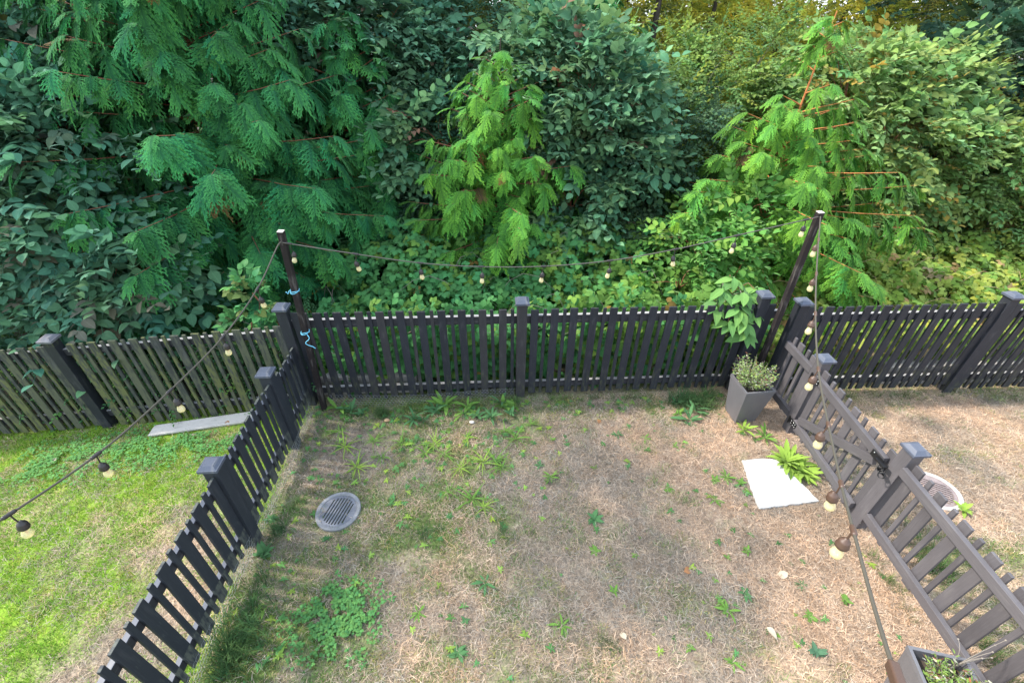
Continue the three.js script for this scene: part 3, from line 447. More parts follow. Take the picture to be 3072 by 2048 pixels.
function shrub(name, label, cat, base, lobes, n, geos, col, o = {}) {
  const g = thing(name, label, cat, o.group, base), inv = V(...base).negate(), B = V(0, 0, 0);
  const stems = []; lobes.forEach((l, i) => {
    const e = V(l[0], l[1] + l[4] * 0.35, l[2]).add(inv), m = e.clone().multiplyScalar(0.5).add(V(gs() * 0.12, 0.12, gs() * 0.12));
    const main = o.tree && i === 0; if (main) part('trunk', tube([B, e.clone().multiplyScalar(0.33).add(V(gs() * 0.08, 0, gs() * 0.08)), e.clone().multiplyScalar(0.66).add(V(gs() * 0.1, 0, gs() * 0.1)), e], o.tree, o.tree * 0.35, 14, 8), o.bark || mBark, g);
    else { const st = tube([o.tree ? V(lobes[0][0], base[1] + (l[1] - base[1]) * 0.45, lobes[0][2]).add(inv) : B.clone().add(V(gs() * 0.06, 0, gs() * 0.06)), m, e], o.tree ? o.tree * 0.4 : 0.016, 0.006, 10, 6); part(o.tree ? 'limb' : 'stem', st, o.stem || mTwigRed, g); }
    if (o.twigs) for (let k = 0; k < o.twigs; k++) { const d = V(gs(), Math.abs(gs()) * 0.8 + 0.1, gs()).normalize(), q = e.clone().add(V(d.x * l[3] * 0.98, d.y * l[4] * 0.98 - l[4] * 0.2, d.z * l[5] * 0.98)); stems.push(tube([e.clone().lerp(m, 0.3), e.clone().lerp(q, 0.5).add(V(gs() * 0.05, 0.04, gs() * 0.05)), q], 0.006, 0.0022, 6, 4)); }
  });
  if (stems.length) { const t = part('twigs', mergeGeometries(stems), o.stem || mTwigRed, g); t.userData.kind = 'stuff'; }
  const list = leafList(lobes, n, col, o); list.forEach(e => e.p.add(inv));
  if (o.leafParts) {                                                 // the nearest leaves one by one
    const lg = [0, 1, 2, 3].map(k => leaf(0.125, 0.072, 0.12 + 0.1 * k, 0.1 + 0.07 * k, 6)), mats = [0, 1, 2, 3, 4].map(k => { const m = mLeaf.clone(); m.color = tint(k === 4 ? [0.16, 0.15, 0.10] : o.leafCol || col, 0.14); return m; });
    for (let k = 0; k < o.leafParts; k += 6) {
      const l = lobes[(k / 6) % (o.leafLobes || lobes.length) | 0], d = V(gs() * 0.8, gs() * 0.7 + 0.15, 0.75 + gs() * 0.3).normalize(), p = V(l[0] + d.x * l[3], l[1] + d.y * l[4], l[2] + d.z * l[5]).add(inv), dir = V(d.x + gs() * 0.5, -0.15 + gs() * 0.3, d.z * 0.7 + gs() * 0.3).normalize(), side = new THREE.Vector3().crossVectors(dir, V(0, 1, 0)).normalize();
      for (let i = 0; i < 6 && k + i < o.leafParts; i++) { const lf = part('leaf', lg[(k + i) % 4], mats[Math.floor(rnd() * 4.25)], g); lf.position.copy(p).addScaledVector(dir, 0.06 * (i >> 1)); lf.quaternion.copy(qBasis(dir.clone().multiplyScalar(i === 5 ? 1 : 0.5).addScaledVector(side, (i % 2 ? 1 : -1) * (i === 5 ? 0 : 0.9)).add(V(0, -0.25 + gs() * 0.2, 0)), V(gs() * 0.25, 1, 0.3 + gs() * 0.25))); lf.scale.setScalar(rr(0.75, 1.1)); }
    }
  }
  spread('foliage', geos, o.mat || mLeaf, list, g); return g;
}
const gy = (x, z) => groundY(x, z) - 0.03;
const at = (x, z) => [x, gy(x, z), z];

// ---------------------------------------------------------------- cedars
function cedar(label, x, z, top, R, col, o = {}) {
  const y0 = gy(x, z), H = top - y0, g = thing('cedar_tree', label, 'cedar tree', undefined, [x, y0, z]), lean = o.lean || [0, 0];
  const ax = t => V(lean[0] * t * t + 0.02 * Math.sin(t * 7), H * t, lean[1] * t * t + 0.02 * Math.cos(t * 6));
  part('trunk', tube([0, 0.2, 0.4, 0.6, 0.8, 1].map(ax), o.tr || 0.022 + H * 0.012, 0.005, 24, 8), o.bark || mBark, g);
  const list = [], N = Math.round((o.dens || 20) * H); let a = rnd() * 6;
  for (let i = 0; i < N; i++) {
    const t = Math.pow((i + 0.5) / N, 0.9) * 0.97 + 0.015, b = ax(t); if (o.top && t > o.top && rnd() < 0.72) continue; a += 2.4 + gs() * 0.4;
    const prof = t < 0.30 ? 0.80 + 0.20 * t / 0.3 : Math.pow(1 - (t - 0.30) / 0.70, o.taper || 0.80), len = R * (prof * rr(0.5, 1.18) + 0.05), up = -0.05 + 0.75 * t;
    if (Math.sin(a) < -0.5 && rnd() < 0.35) continue;
    const d = V(Math.cos(a), 0, Math.sin(a)), P = s => V(b.x + d.x * len * s, b.y + len * (up * s - 0.30 * s * s + 0.18 * s * s * s), b.z + d.z * len * s);
    part('branch', tube([P(0), P(0.33), P(0.66), P(1)], 0.006 + 0.009 * (1 - t), 0.002, 6, 4), o.twig || mTwigRed, g);
    const side = V(-d.z, 0, d.x), n = Math.max(3, Math.round(len / (o.step || 0.092)));
    for (let k = 0; k < n; k++) for (const sd of [-1, 1]) {
      const s = 0.16 + 0.84 * (k + rnd()) / n; if (s < 0.34 && rnd() < 0.6) continue;
      const dir = d.clone().multiplyScalar(0.75 + 0.3 * s + gs() * 0.2).addScaledVector(side, sd * rr(0.25, 1.1) * (1.15 - 0.5 * s)).add(V(0, -0.62 + gs() * 0.5 + up * 0.35, 0));
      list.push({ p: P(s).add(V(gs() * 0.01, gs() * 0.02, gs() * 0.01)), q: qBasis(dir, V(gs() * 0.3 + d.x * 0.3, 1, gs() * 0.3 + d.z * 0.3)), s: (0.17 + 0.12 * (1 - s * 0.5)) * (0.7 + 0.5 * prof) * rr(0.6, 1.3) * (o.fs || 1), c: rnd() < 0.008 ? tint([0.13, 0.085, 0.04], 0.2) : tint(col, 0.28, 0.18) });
    }
    list.push({ p: P(1).addScaledVector(d, -0.03), q: qBasis(d.clone().add(V(0, up * 0.4 - 0.1, 0)), V(0, 1, 0)), s: 0.2 * (o.fs || 1), c: tint(col, 0.1) });
  }
  for (let k = 0; k < (o.top ? 5 : 10); k++) { const t = 0.86 + 0.014 * k; list.push({ p: ax(t), q: qBasis(V(gs(), 1.0, gs()), V(gs(), 0.3, gs())), s: 0.10, c: tint(GREENS.cedarLit, 0.1) }); }
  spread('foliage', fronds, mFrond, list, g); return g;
}
cedar('tall dark blue-green cedar behind the left fence corner, reaching past the top edge', -3.18, -2.25, 4.75, 1.7, GREENS.cedar, { dens: 46, fs: 0.9 });
cedar('slender young cedar in front of the middle of the fence, its thin leader bare', 0.07, -2.15, 3.0, 1.45, GREENS.cedarLit, { dens: 46, top: 0.86, bark: mBarkDark, taper: 1.1, fs: 0.82 });
cedar('bright sunlit cedar with an orange leader, beside the right light pole', 3.42, -1.95, 3.25, 1.95, [0.11, 0.29, 0.05], { dens: 46, twig: mTwigOrange, bark: mTwigOrange, taper: 1.7, top: 0.74, tr: 0.03, fs: 0.85 });
cedar('dark cedar in deep shade between the tall left cedar and the slender young one', -1.75, -3.05, 3.2, 1.35, GREENS.cedar, { dens: 30 });
cedar('cedar half hidden behind the bluish shrub in the middle, its top above it', 1.30, -3.75, 3.75, 1.45, GREENS.cedar, { dens: 30 });

// ---------------------------------------------------------------- shrubs behind the fence
shrub('dogwood_shrub', 'large-leaved bluish shrub in the left foreground, hanging over the mossy fence', 'shrub', at(-4.7, -1.5), [[-4.55, 1.25, -1.15, 0.85, 0.75, 0.6], [-3.85, 0.98, -0.85, 0.55, 0.42, 0.42], [-5.3, 1.6, -1.5, 0.9, 0.9, 0.6], [-4.3, 2.0, -1.7, 0.8, 0.65, 0.6], [-5.2, 2.6, -2.0, 0.9, 0.6, 0.6], [-4.5, 0.55, -0.7, 0.8, 0.3, 0.35]], 1500, dogwoodSprigs, GREENS.dog, { leafParts: 300, leafLobes: 4, leafCol: [0.135, 0.225, 0.155], odd: [0.04, [0.19, 0.17, 0.12]], twigs: 5, s: 1.1 });
shrub('dogwood_shrub', 'tall bluish broadleaf shrub at the upper left edge, left of the tall cedar', 'shrub', at(-6.2, -3.2), [[-6.3, 2.6, -3.0, 1.5, 1.1, 0.9], [-5.2, 3.3, -3.2, 1.2, 0.9, 0.8], [-7.3, 1.8, -2.8, 1.2, 1.1, 0.8], [-6.6, 3.9, -3.6, 1.6, 0.9, 0.9], [-5.4, 1.5, -2.6, 0.9, 0.9, 0.6]], 2300, dogwoodSprigs, GREENS.dog, { twigs: 5, s: 1.05, odd: [0.02, [0.2, 0.2, 0.05]] });
shrub('dogwood_shrub', 'bluish broadleaf shrub at the top, between the tall left cedar and the dark gap', 'shrub', at(-2.3, -3.9), [[-2.5, 3.1, -3.7, 1.15, 0.75, 0.7], [-1.5, 2.75, -3.6, 0.9, 0.7, 0.65], [-3.3, 3.7, -4.1, 1.2, 0.8, 0.7], [-0.9, 2.2, -3.7, 0.7, 0.7, 0.5], [-1.7, 3.6, -4.2, 1.2, 0.6, 0.6]], 2100, dogwoodSprigs, GREENS.dog, { twigs: 5, odd: [0.02, [0.2, 0.16, 0.12]] });
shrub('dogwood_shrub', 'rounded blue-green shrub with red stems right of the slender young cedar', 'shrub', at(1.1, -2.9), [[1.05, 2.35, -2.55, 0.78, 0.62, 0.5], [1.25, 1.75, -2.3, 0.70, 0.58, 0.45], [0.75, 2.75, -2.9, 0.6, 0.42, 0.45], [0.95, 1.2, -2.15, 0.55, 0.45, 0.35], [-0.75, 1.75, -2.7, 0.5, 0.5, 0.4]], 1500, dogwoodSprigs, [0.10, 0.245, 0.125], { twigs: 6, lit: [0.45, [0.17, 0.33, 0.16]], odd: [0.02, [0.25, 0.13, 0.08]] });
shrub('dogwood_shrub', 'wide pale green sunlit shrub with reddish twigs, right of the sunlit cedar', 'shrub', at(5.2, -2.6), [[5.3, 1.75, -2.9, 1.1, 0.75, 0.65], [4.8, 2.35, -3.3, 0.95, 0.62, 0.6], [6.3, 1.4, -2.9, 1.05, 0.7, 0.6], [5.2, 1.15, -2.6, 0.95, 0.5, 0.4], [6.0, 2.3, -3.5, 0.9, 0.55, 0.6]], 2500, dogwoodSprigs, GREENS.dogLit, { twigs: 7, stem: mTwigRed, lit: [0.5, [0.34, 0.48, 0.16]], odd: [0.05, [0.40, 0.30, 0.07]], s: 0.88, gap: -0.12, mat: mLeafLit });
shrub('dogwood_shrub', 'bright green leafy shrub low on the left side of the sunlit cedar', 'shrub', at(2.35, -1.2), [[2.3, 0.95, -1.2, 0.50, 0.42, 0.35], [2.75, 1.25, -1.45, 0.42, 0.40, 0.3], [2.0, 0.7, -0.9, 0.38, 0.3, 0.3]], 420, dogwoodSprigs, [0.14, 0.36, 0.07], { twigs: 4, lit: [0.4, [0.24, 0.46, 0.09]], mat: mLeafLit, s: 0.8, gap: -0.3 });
shrub('hazel_bush', 'fine dull green bush filling the gap left of the sunlit cedar', 'shrub', at(2.1, -2.6), [[2.0, 1.15, -2.5, 0.62, 0.65, 0.5], [2.45, 1.7, -2.9, 0.6, 0.6, 0.5], [1.75, 0.7, -2.1, 0.5, 0.4, 0.4]], 1500, smallSprigs, [0.075, 0.155, 0.075], { twigs: 4, stem: mTwigGrey, s: 0.9 });
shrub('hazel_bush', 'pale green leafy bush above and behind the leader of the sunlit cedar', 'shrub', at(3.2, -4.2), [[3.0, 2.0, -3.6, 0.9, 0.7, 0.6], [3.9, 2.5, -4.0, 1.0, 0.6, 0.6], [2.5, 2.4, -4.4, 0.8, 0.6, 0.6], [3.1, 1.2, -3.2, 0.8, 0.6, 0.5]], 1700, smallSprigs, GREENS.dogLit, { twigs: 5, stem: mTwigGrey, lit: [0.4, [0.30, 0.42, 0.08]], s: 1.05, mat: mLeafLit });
shrub('maple_tree', 'dark green large-leaved maple in the upper right corner', 'tree', at(8.6, -4.6), [[8.3, 2.9, -4.1, 1.3, 0.85, 0.9], [7.2, 2.5, -3.9, 0.9, 0.6, 0.7], [9.4, 3.3, -4.3, 1.3, 0.9, 0.9], [8.0, 1.7, -3.4, 1.0, 0.7, 0.7], [7.7, 3.7, -5.0, 1.4, 0.7, 0.9]], 1400, mapleSprigs, [0.075, 0.165, 0.095], { tree: 0.09, bark: mBarkDark, stem: mTwigGrey, s: 1.1, gap: -0.2 });
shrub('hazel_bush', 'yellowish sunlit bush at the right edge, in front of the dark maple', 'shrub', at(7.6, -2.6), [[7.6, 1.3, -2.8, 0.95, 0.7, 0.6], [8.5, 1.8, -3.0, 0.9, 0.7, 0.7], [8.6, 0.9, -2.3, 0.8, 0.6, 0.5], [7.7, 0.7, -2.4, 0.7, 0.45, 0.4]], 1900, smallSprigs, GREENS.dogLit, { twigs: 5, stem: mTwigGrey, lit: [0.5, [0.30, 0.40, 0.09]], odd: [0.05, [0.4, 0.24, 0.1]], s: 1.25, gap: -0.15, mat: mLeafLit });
shrub('hazel_bush', 'dusky green small-leaved bush in the gap left of the slender young cedar', 'shrub', at(-0.8, -3.0), [[-0.75, 1.15, -2.9, 0.6, 0.7, 0.5], [-0.45, 1.9, -3.3, 0.6, 0.6, 0.5], [-1.0, 2.0, -3.6, 0.7, 0.6, 0.5], [-0.2, 1.1, -3.1, 0.5, 0.6, 0.4], [-0.35, 2.7, -4.3, 0.8, 0.6, 0.5]], 1700, smallSprigs, [0.075, 0.18, 0.095], { twigs: 5, stem: mTwigGrey, s: 1.1, gap: -0.3 });
shrub('vine', 'small leafy vine climbing behind the left corner post', 'vine', at(-2.25, -0.3), [[-2.26, 1.02, -0.27, 0.16, 0.30, 0.08], [-2.35, 0.75, -0.24, 0.26, 0.22, 0.07]], 70, bramble, GREENS.bram, { lit: [0.45, [0.11, 0.17, 0.05]], gap: -0.4, front: -0.12 });

// a branch of a large-leaved bush hanging over the fence; its leaves one by one
{
  const g = thing('overhanging_branch', 'light green branch of long pointed leaves hanging over the fence beside the planter', 'branch', undefined, [2.14, 0.2, -0.28]), Lf = [0.15, 0.3, 0.45].map(d => leaf(0.175, 0.08, d, 0.22, 6)), mats = [0, 1, 2].map(k => { const m = mLeaf.clone(); m.color = tint([0.17, 0.36, 0.10], 0.15); return m; });
  const tips = [[0.02, 1.0, 0.12], [-0.10, 0.93, 0.20], [0.05, 0.80, 0.30], [0.16, 0.86, 0.22], [0.10, 0.68, 0.36], [0.23, 0.74, 0.26], [-0.02, 0.66, 0.33], [0.15, 0.56, 0.38], [-0.14, 0.80, 0.24], [0.27, 0.90, 0.14], [0.07, 0.92, 0.26]];
  tips.forEach((t, i) => {
    const T = V(...t); part('stem', tube([V(0, 0, 0), V(t[0] * 0.3, 0.72, 0.02), V(t[0] * 0.7, Math.max(t[1], 0.85) + 0.06, t[2] * 0.6), T], 0.007, 0.003, 10, 5), i % 3 ? mTwigGrey : mTwigRed, g);
    for (let k = 0; k < 7; k++) { const a = k * 0.92 + i, m = part('leaf', Lf[(k + i) % 3], mats[(k * 2 + i) % 3], g); m.position.copy(T).add(V(0, 0.02 * (k % 3), 0)); m.quaternion.copy(qBasis(V(Math.cos(a), -0.35 + gs() * 0.2, Math.sin(a) + 0.25), V(gs() * 0.2, 1, 0.35 + gs() * 0.2))); m.scale.setScalar(rr(0.75, 1.1)); }
  });
}
// ---------------------------------------------------------------- bramble thickets and undergrowth
function thicket(name, label, x0, x1, z0, z1, hgt, n, geos, col, o = {}) {
  const list = [], g = o.parent || null;
  for (let i = 0; i < n; i++) {
    const x = rr(x0, x1), z = z0 + (z1 - z0) * Math.pow(rnd(), 0.8), h = hgt(x, z), b = gy(x, z), f = o.face && rnd() < o.face; let zz = z, y;
    if (f) { zz = z1 + gs() * 0.05; y = b + h * rnd(); } else y = b + h * (0.55 + 0.5 * Math.sqrt(rnd()));
    const hn = V(hgt(x - 0.1, zz) - hgt(x + 0.1, zz), 0.2, hgt(x, zz - 0.1) - hgt(x, zz + 0.1) + (f ? 0.35 : 0.05)).normalize();
    if (ns(x * 3, y * 3, zz * 3) < (o.gap ?? -0.25)) continue;
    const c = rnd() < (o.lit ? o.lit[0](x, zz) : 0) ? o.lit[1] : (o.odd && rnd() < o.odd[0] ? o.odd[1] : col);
    list.push({ p: V(x, y, zz), q: qBasis(V(gs(), gs() * 0.35 - 0.1, gs() + 0.2), hn.add(V(gs() * 0.35, gs() * 0.15, gs() * 0.35 + 0.15))), s: rr(0.75, 1.25) * (o.s || 1), c: tint(c, 0.2) });
  }
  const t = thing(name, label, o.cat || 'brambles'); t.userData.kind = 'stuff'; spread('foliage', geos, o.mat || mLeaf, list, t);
  const canes = []; for (let i = 0; i < (o.canes || 0); i++) { const x = rr(x0, x1), z = rr(z0 * 0.6 + z1 * 0.4, z1), b = gy(x, z), h = hgt(x, z), d = V(gs(), 0, gs()).normalize(); canes.push(tube([V(x, b, z), V(x + d.x * 0.15, b + h * 0.9, z + d.z * 0.1), V(x + d.x * 0.5, b + h * 1.12, z + d.z * 0.2), V(x + d.x * 0.95, b + h * 0.85, Math.min(z1 + 0.05, z + d.z * 0.3))], 0.0045, 0.002, 10, 4)); }
  if (canes.length) part('canes', mergeGeometries(canes), o.cane || mTwigGrey, t).userData.kind = 'stuff';
  return t;
}
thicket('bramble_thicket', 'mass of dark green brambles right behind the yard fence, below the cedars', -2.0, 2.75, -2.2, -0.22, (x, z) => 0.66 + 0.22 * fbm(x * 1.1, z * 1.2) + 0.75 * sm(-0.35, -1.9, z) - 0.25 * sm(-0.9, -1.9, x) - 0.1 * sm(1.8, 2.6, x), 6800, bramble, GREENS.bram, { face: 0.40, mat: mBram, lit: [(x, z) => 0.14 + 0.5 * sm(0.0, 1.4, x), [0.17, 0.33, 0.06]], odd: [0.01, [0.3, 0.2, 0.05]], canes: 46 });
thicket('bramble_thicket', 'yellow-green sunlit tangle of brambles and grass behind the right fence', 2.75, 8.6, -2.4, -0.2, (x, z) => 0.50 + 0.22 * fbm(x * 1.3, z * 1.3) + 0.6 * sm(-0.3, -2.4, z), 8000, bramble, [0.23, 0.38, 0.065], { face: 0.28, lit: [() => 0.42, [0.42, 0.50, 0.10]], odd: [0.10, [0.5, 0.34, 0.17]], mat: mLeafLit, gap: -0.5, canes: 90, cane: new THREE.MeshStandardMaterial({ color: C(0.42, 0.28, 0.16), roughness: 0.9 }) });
thicket('undergrowth', 'low dark green undergrowth behind the mossy fence', -7.5, -1.95, -1.9, -0.15, (x, z) => 0.62 + 0.2 * fbm(x * 1.2, z * 1.2) + 0.18 * sm(-0.3, -1.5, z), 3000, smallSprigs, [0.07, 0.18, 0.065], { cat: 'undergrowth', face: 0.3, lit: [() => 0.14, [0.13, 0.24, 0.05]], odd: [0.01, [0.4, 0.28, 0.04]], s: 0.6, canes: 20 });
thicket('undergrowth', 'dim undergrowth on the woodland floor between the cedars and the far trees', -10, 12, -11, -2.2, (x, z) => 0.8 + 0.4 * fbm(x * 0.8, z * 0.8), 8000, smallSprigs, [0.07, 0.13, 0.045], { cat: 'undergrowth', gap: -0.6, s: 1.7 });

// ---------------------------------------------------------------- trees farther back
const FAR = [
  [-9.2, -5.2, 5.2, 1.7, 'dark'], [-7.0, -6.4, 6.2, 1.8, 'dark'], [-4.6, -6.2, 6.0, 1.7, 'dark'], [-2.6, -6.8, 6.3, 1.6, 'dark'], [-0.7, -6.2, 5.2, 1.3, 'dull'], [0.9, -7.2, 6.2, 1.5, 'dull'], [2.6, -6.9, 4.0, 1.4, 'wood'], [4.1, -7.6, 4.6, 1.6, 'wood'], [5.6, -6.6, 4.9, 1.5, 'wood'], [7.3, -7.4, 5.8, 1.7, 'wood'], [9.4, -7.0, 6.0, 1.8, 'dull'], [11.6, -6.4, 5.8, 1.9, 'dark'],
];
const FARLAB = { dark: ['dark green broadleaf tree in the shaded wood', [0.055, 0.15, 0.06]], dull: ['olive green broadleaf tree in the wood', [0.17, 0.22, 0.05]], wood: ['yellow-green broadleaf tree in the wood', [0.42, 0.44, 0.065]] };
const WHERE = ['at the far left edge', 'behind the tall bluish shrub on the left', 'behind the tall left cedar', 'above the bluish shrub near the gap', 'just left of the slender cedar top', 'behind the cedar half hidden by the middle shrub', 'above the bush right of the middle shrub', 'straight behind the thin dark trunks', 'behind the orange leader of the sunlit cedar', 'above the wide pale shrub on the right', 'left of the dark maple', 'at the far right edge behind the maple'];
FAR.forEach(([x, z, h, r, k], i) => shrub('broadleaf_tree', `${FARLAB[k][0]}, ${WHERE[i]}`, 'tree', at(x, z), [[x, h * 0.80, z, r, h * 0.26, r * 0.9], [x - r * 0.7, h * 0.56, z + 0.4, r * 0.8, h * 0.2, r * 0.7], [x + r * 0.7, h * 0.52, z + 0.5, r * 0.8, h * 0.2, r * 0.7], [x + gs() * 0.3, h * 0.34, z + 0.7, r * 0.95, h * 0.16, r * 0.6], [x + gs() * 0.4, h * 0.16, z + 0.6, r * 0.95, h * 0.14, r * 0.6]], k === 'wood' ? 1200 : 1700, willowSprigs, FARLAB[k][1], { mat: k === 'dark' ? mLeaf : mLeafThin, tree: 0.075, bark: mBarkDark, stem: mTwigGrey, lit: [0.25, k === 'wood' ? [0.62, 0.58, 0.08] : [0.11, 0.15, 0.045]], odd: [0.03, [0.36, 0.26, 0.03]], s: 0.9, gap: -0.25, group: undefined }));
// thin dark trunks standing in the middle
[[1.85, -5.4], [2.75, -5.6], [3.75, -5.9]].forEach(([x, z], i) => shrub('alder_tree', ['thin dark tree trunk above the middle shrub, leftmost of three', 'dark tree trunk in the yellow-green wood, the middle one of three', 'thin dark tree trunk nearest the orange cedar leader'][i], 'tree', at(x, z), [[x + 0.1, 5.2, z, 0.9, 0.7, 0.8]], 160, willowSprigs, FARLAB.wood[1], { tree: [0.05, 0.085, 0.06][i], bark: mBarkDark, stem: mTwigGrey, s: 0.9 }));
{
  const l = leafList([-14, -8, -2, 4, 10, 16].flatMap(x => [[x, 5.6, -12, 4.5, 5.6, 1.6], [x + 1, 1.0, -11, 4, 2.2, 1.4], [x - 2, 4.2, -10, 2.6, 1.8, 0.8]]), 11000, [0.22, 0.28, 0.055], { gap: -1.5, lit: [0.4, [0.46, 0.46, 0.07]], s: 2.4 });
  const t = thing('far_wood', 'blurred green wood in the far background', 'wood'); t.userData.kind = 'stuff'; spread('foliage', willowSprigs, mLeafThin, l, t);
}
// tall trees left of the picture, whose shade lies over the left part of the wood
[[-10.2, -5.4, 9.8, 2.1], [-9.8, -7.4, 9.5, 2.2], [-13.2, -5.4, 11.5, 2.4]].forEach(([x, z, h, r], i) => shrub('tall_tree', ['tall tree left of the picture, nearest the fence', 'tall tree left of the picture, farther into the wood', 'tallest tree left of the picture'][i], 'tree', at(x, z), [[x, h * 0.82, z, r, h * 0.2, r], [x + 0.8, h * 0.6, z + 0.2, r, h * 0.18, r * 0.9], [x - 0.8, h * 0.5, z - 0.5, r, h * 0.2, r], [x + 0.3, h * 0.35, z, r, h * 0.16, r * 0.9]], 1000, willowSprigs, [0.05, 0.09, 0.03], { tree: 0.2, bark: mBarkDark, stem: mTwigGrey, s: 1.7, gap: -0.3 }));

shrub('tall_tree', 'slender sparse tree added out of view beyond the bright lawn, to dapple the yard', 'tree', at(-9.6, -1.7), [[-9.6, 10.2, -1.3, 0.95, 0.9, 0.8], [-9.2, 11.0, -1.2, 0.7, 0.6, 0.6]], 210, willowSprigs, [0.06, 0.12, 0.04], { tree: 0.09, bark: mBarkDark, stem: mTwigGrey, s: 1.2, gap: -0.1 });  // unseen tree, added so that its crown dapples the middle of the yard
// ---------------------------------------------------------------- grass
function tuft(n, h, spread_, tilt, w, flat) {
  const p = [], id = [], col = [];
  for (let i = 0; i < n; i++) {
    const a = rnd() * 6.283, r = spread_ * Math.sqrt(rnd()), L = h * rr(0.55, 1.1), b = rnd() * 6.283, dx = Math.cos(b), dz = Math.sin(b), T = tilt * (flat ? rr(0.8, 1) : rr(0.3, 1)), x = Math.cos(a) * r, z = Math.sin(a) * r, k = rr(0.5, 1.4), o = p.length / 3, ww = w * rr(0.7, 1.2), y0 = flat ? rr(0.001, 0.012) : -0.004;
    for (let j = 0; j < 3; j++) { const t = j / 2, e = T * (0.5 + 0.6 * t), s = L * t, hx = x + dx * s * Math.sin(e), hz = z + dz * s * Math.sin(e), hy = y0 + s * Math.cos(e) * (1 - 0.12 * t), q = ww * (1 - t * 0.85) / 2; if (j < 2) { p.push(hx - dz * q, hy, hz + dx * q, hx + dz * q, hy, hz - dx * q); } else p.push(hx, hy, hz); const c = k * (0.8 + 0.3 * t); for (let m = 0; m < (j < 2 ? 2 : 1); m++) col.push(c, c, c); }
    id.push(o, o + 1, o + 3, o, o + 3, o + 2, o + 2, o + 3, o + 4);
  }
  return rawGeo(p, id, null, col);
}
{
  const thatch = [0, 1, 2].map(() => tuft(26, 0.050, 0.07, 1.60, 0.0028, true)), live = [0, 1, 2].map(() => tuft(18, 0.055, 0.05, 0.95, 0.0036, false)), longG = [0, 1].map(() => tuft(26, 0.17, 0.05, 1.1, 0.005, false));
  const ids = new THREE.Quaternion(), Yv = V(0, 1, 0), spin = () => ids.clone().setFromAxisAngle(Yv, rnd() * 6.283);
  const A = [], B = [], D = [];
  const free = (x, z) => !(x > 2.0 && x < 2.5 && z > 0.95 && z < 1.42 && x < 2.06 + 0.33 * (z - 0.95) / 0.2 + 0.3) && Math.hypot(x + 1.35, z - 1.27) > 0.15 && Math.hypot(x - 3.56, z - 1.33) > 0.17 && !(x < -2.42 && x > -3.45 && z < 0.27 && z > 0.08);
  for (let i = 0; i < 30000; i++) {
    const x = rr(-5.6, 6.2), z = rr(0.03, 3.3); if (Math.abs(x) > 2.2 + 1.4 * (3.6 - z) || !free(x, z)) continue;
    const g = green(x, z), s = strawMix(x, z), y = groundY(x, z), left = x < -1.93;
    const bare = blob(x, z, -1.35, 0.55, 0.4, 0.4) + (x > -1.9 && x < -0.2 && z < 0.2 ? 0.5 : 0);
    if (rnd() < 0.92 - g * 0.7 - bare * 0.6 - 0.5 * sm(0.05, 0.35, fbm(x * 3.1, z * 3.1, 7.7))) A.push({ p: V(x, y, z), q: spin(), s: rr(0.7, 1.3), c: tint([0, 1, 2].map(k => GREY[k] * 1.05 + s * (STRAW[k] * 1.2 - GREY[k] * 1.05)), 0.34, 0.10) });
    if (rnd() < g * 1.35 - 0.08) B.push({ p: V(x, y, z), q: spin(), s: rr(0.6, 1.25) * (left ? 1.05 : 0.9), c: left ? tint(rnd() < 0.16 ? [0.42, 0.42, 0.10] : [0.19, 0.36, 0.032], 0.22) : tint(rnd() < 0.3 ? [0.30, 0.29, 0.09] : [0.115, 0.21, 0.05], 0.34) });
  }
  const clump = (cx, cz, rx, rz, n, c, s) => { for (let i = 0; i < n; i++) { const x = cx + gs() * rx * 0.7, z = cz + gs() * rz * 0.7; D.push({ p: V(x, groundY(x, z), z), q: spin(), s: rr(0.6, 1.2) * s, c: tint(c, 0.2) }); } };
  clump(-1.74, 2.16, 0.17, 0.3, 46, [0.06, 0.125, 0.04], 1.05); clump(1.92, 0.2, 0.22, 0.1, 34, [0.07, 0.14, 0.045], 1.2); clump(-1.2, 0.2, 0.12, 0.06, 12, [0.07, 0.13, 0.04], 0.8); clump(0.1, 0.12, 0.08, 0.05, 8, [0.08, 0.14, 0.04], 0.8);
  clump(-1.78, 1.42, 0.06, 0.1, 12, [0.07, 0.14, 0.05], 0.8); clump(2.62, 2.0, 0.05, 0.4, 14, [0.12, 0.17, 0.05], 0.6); clump(3.0, 1.9, 0.15, 0.35, 26, [0.08, 0.15, 0.04], 0.8); clump(2.95, 2.5, 0.12, 0.2, 16, [0.09, 0.15, 0.04], 0.8); clump(1.0, 0.09, 0.8, 0.03, 26, [0.08, 0.14, 0.04], 0.55); clump(3.9, 0.2, 1.0, 0.04, 20, [0.08, 0.13, 0.04], 0.5);
  clump(-0.04, 1.5, 0.06, 0.12, 9, [0.07, 0.13, 0.05], 0.45); clump(0.36, 1.09, 0.05, 0.03, 5, [0.05, 0.10, 0.05], 0.4); clump(-0.62, 1.47, 0.2, 0.06, 16, [0.075, 0.14, 0.045], 0.45); clump(0.58, 2.35, 0.08, 0.08, 9, [0.08, 0.12, 0.05], 0.4);
  for (const [n, list, geos, lab] of [['dead_grass', A, thatch, 'dry straw coloured grass covering the yard and the right lawn'], ['grass', B, live, 'short green and yellowing grass growing in the lawns'], ['grass_clumps', D, longG, 'long grass in clumps along the fence feet and in the sunlit thicket']]) { const t = thing(n, lab, 'grass'); t.userData.kind = 'stuff'; spread('blades', geos, mGrass, list, t); }
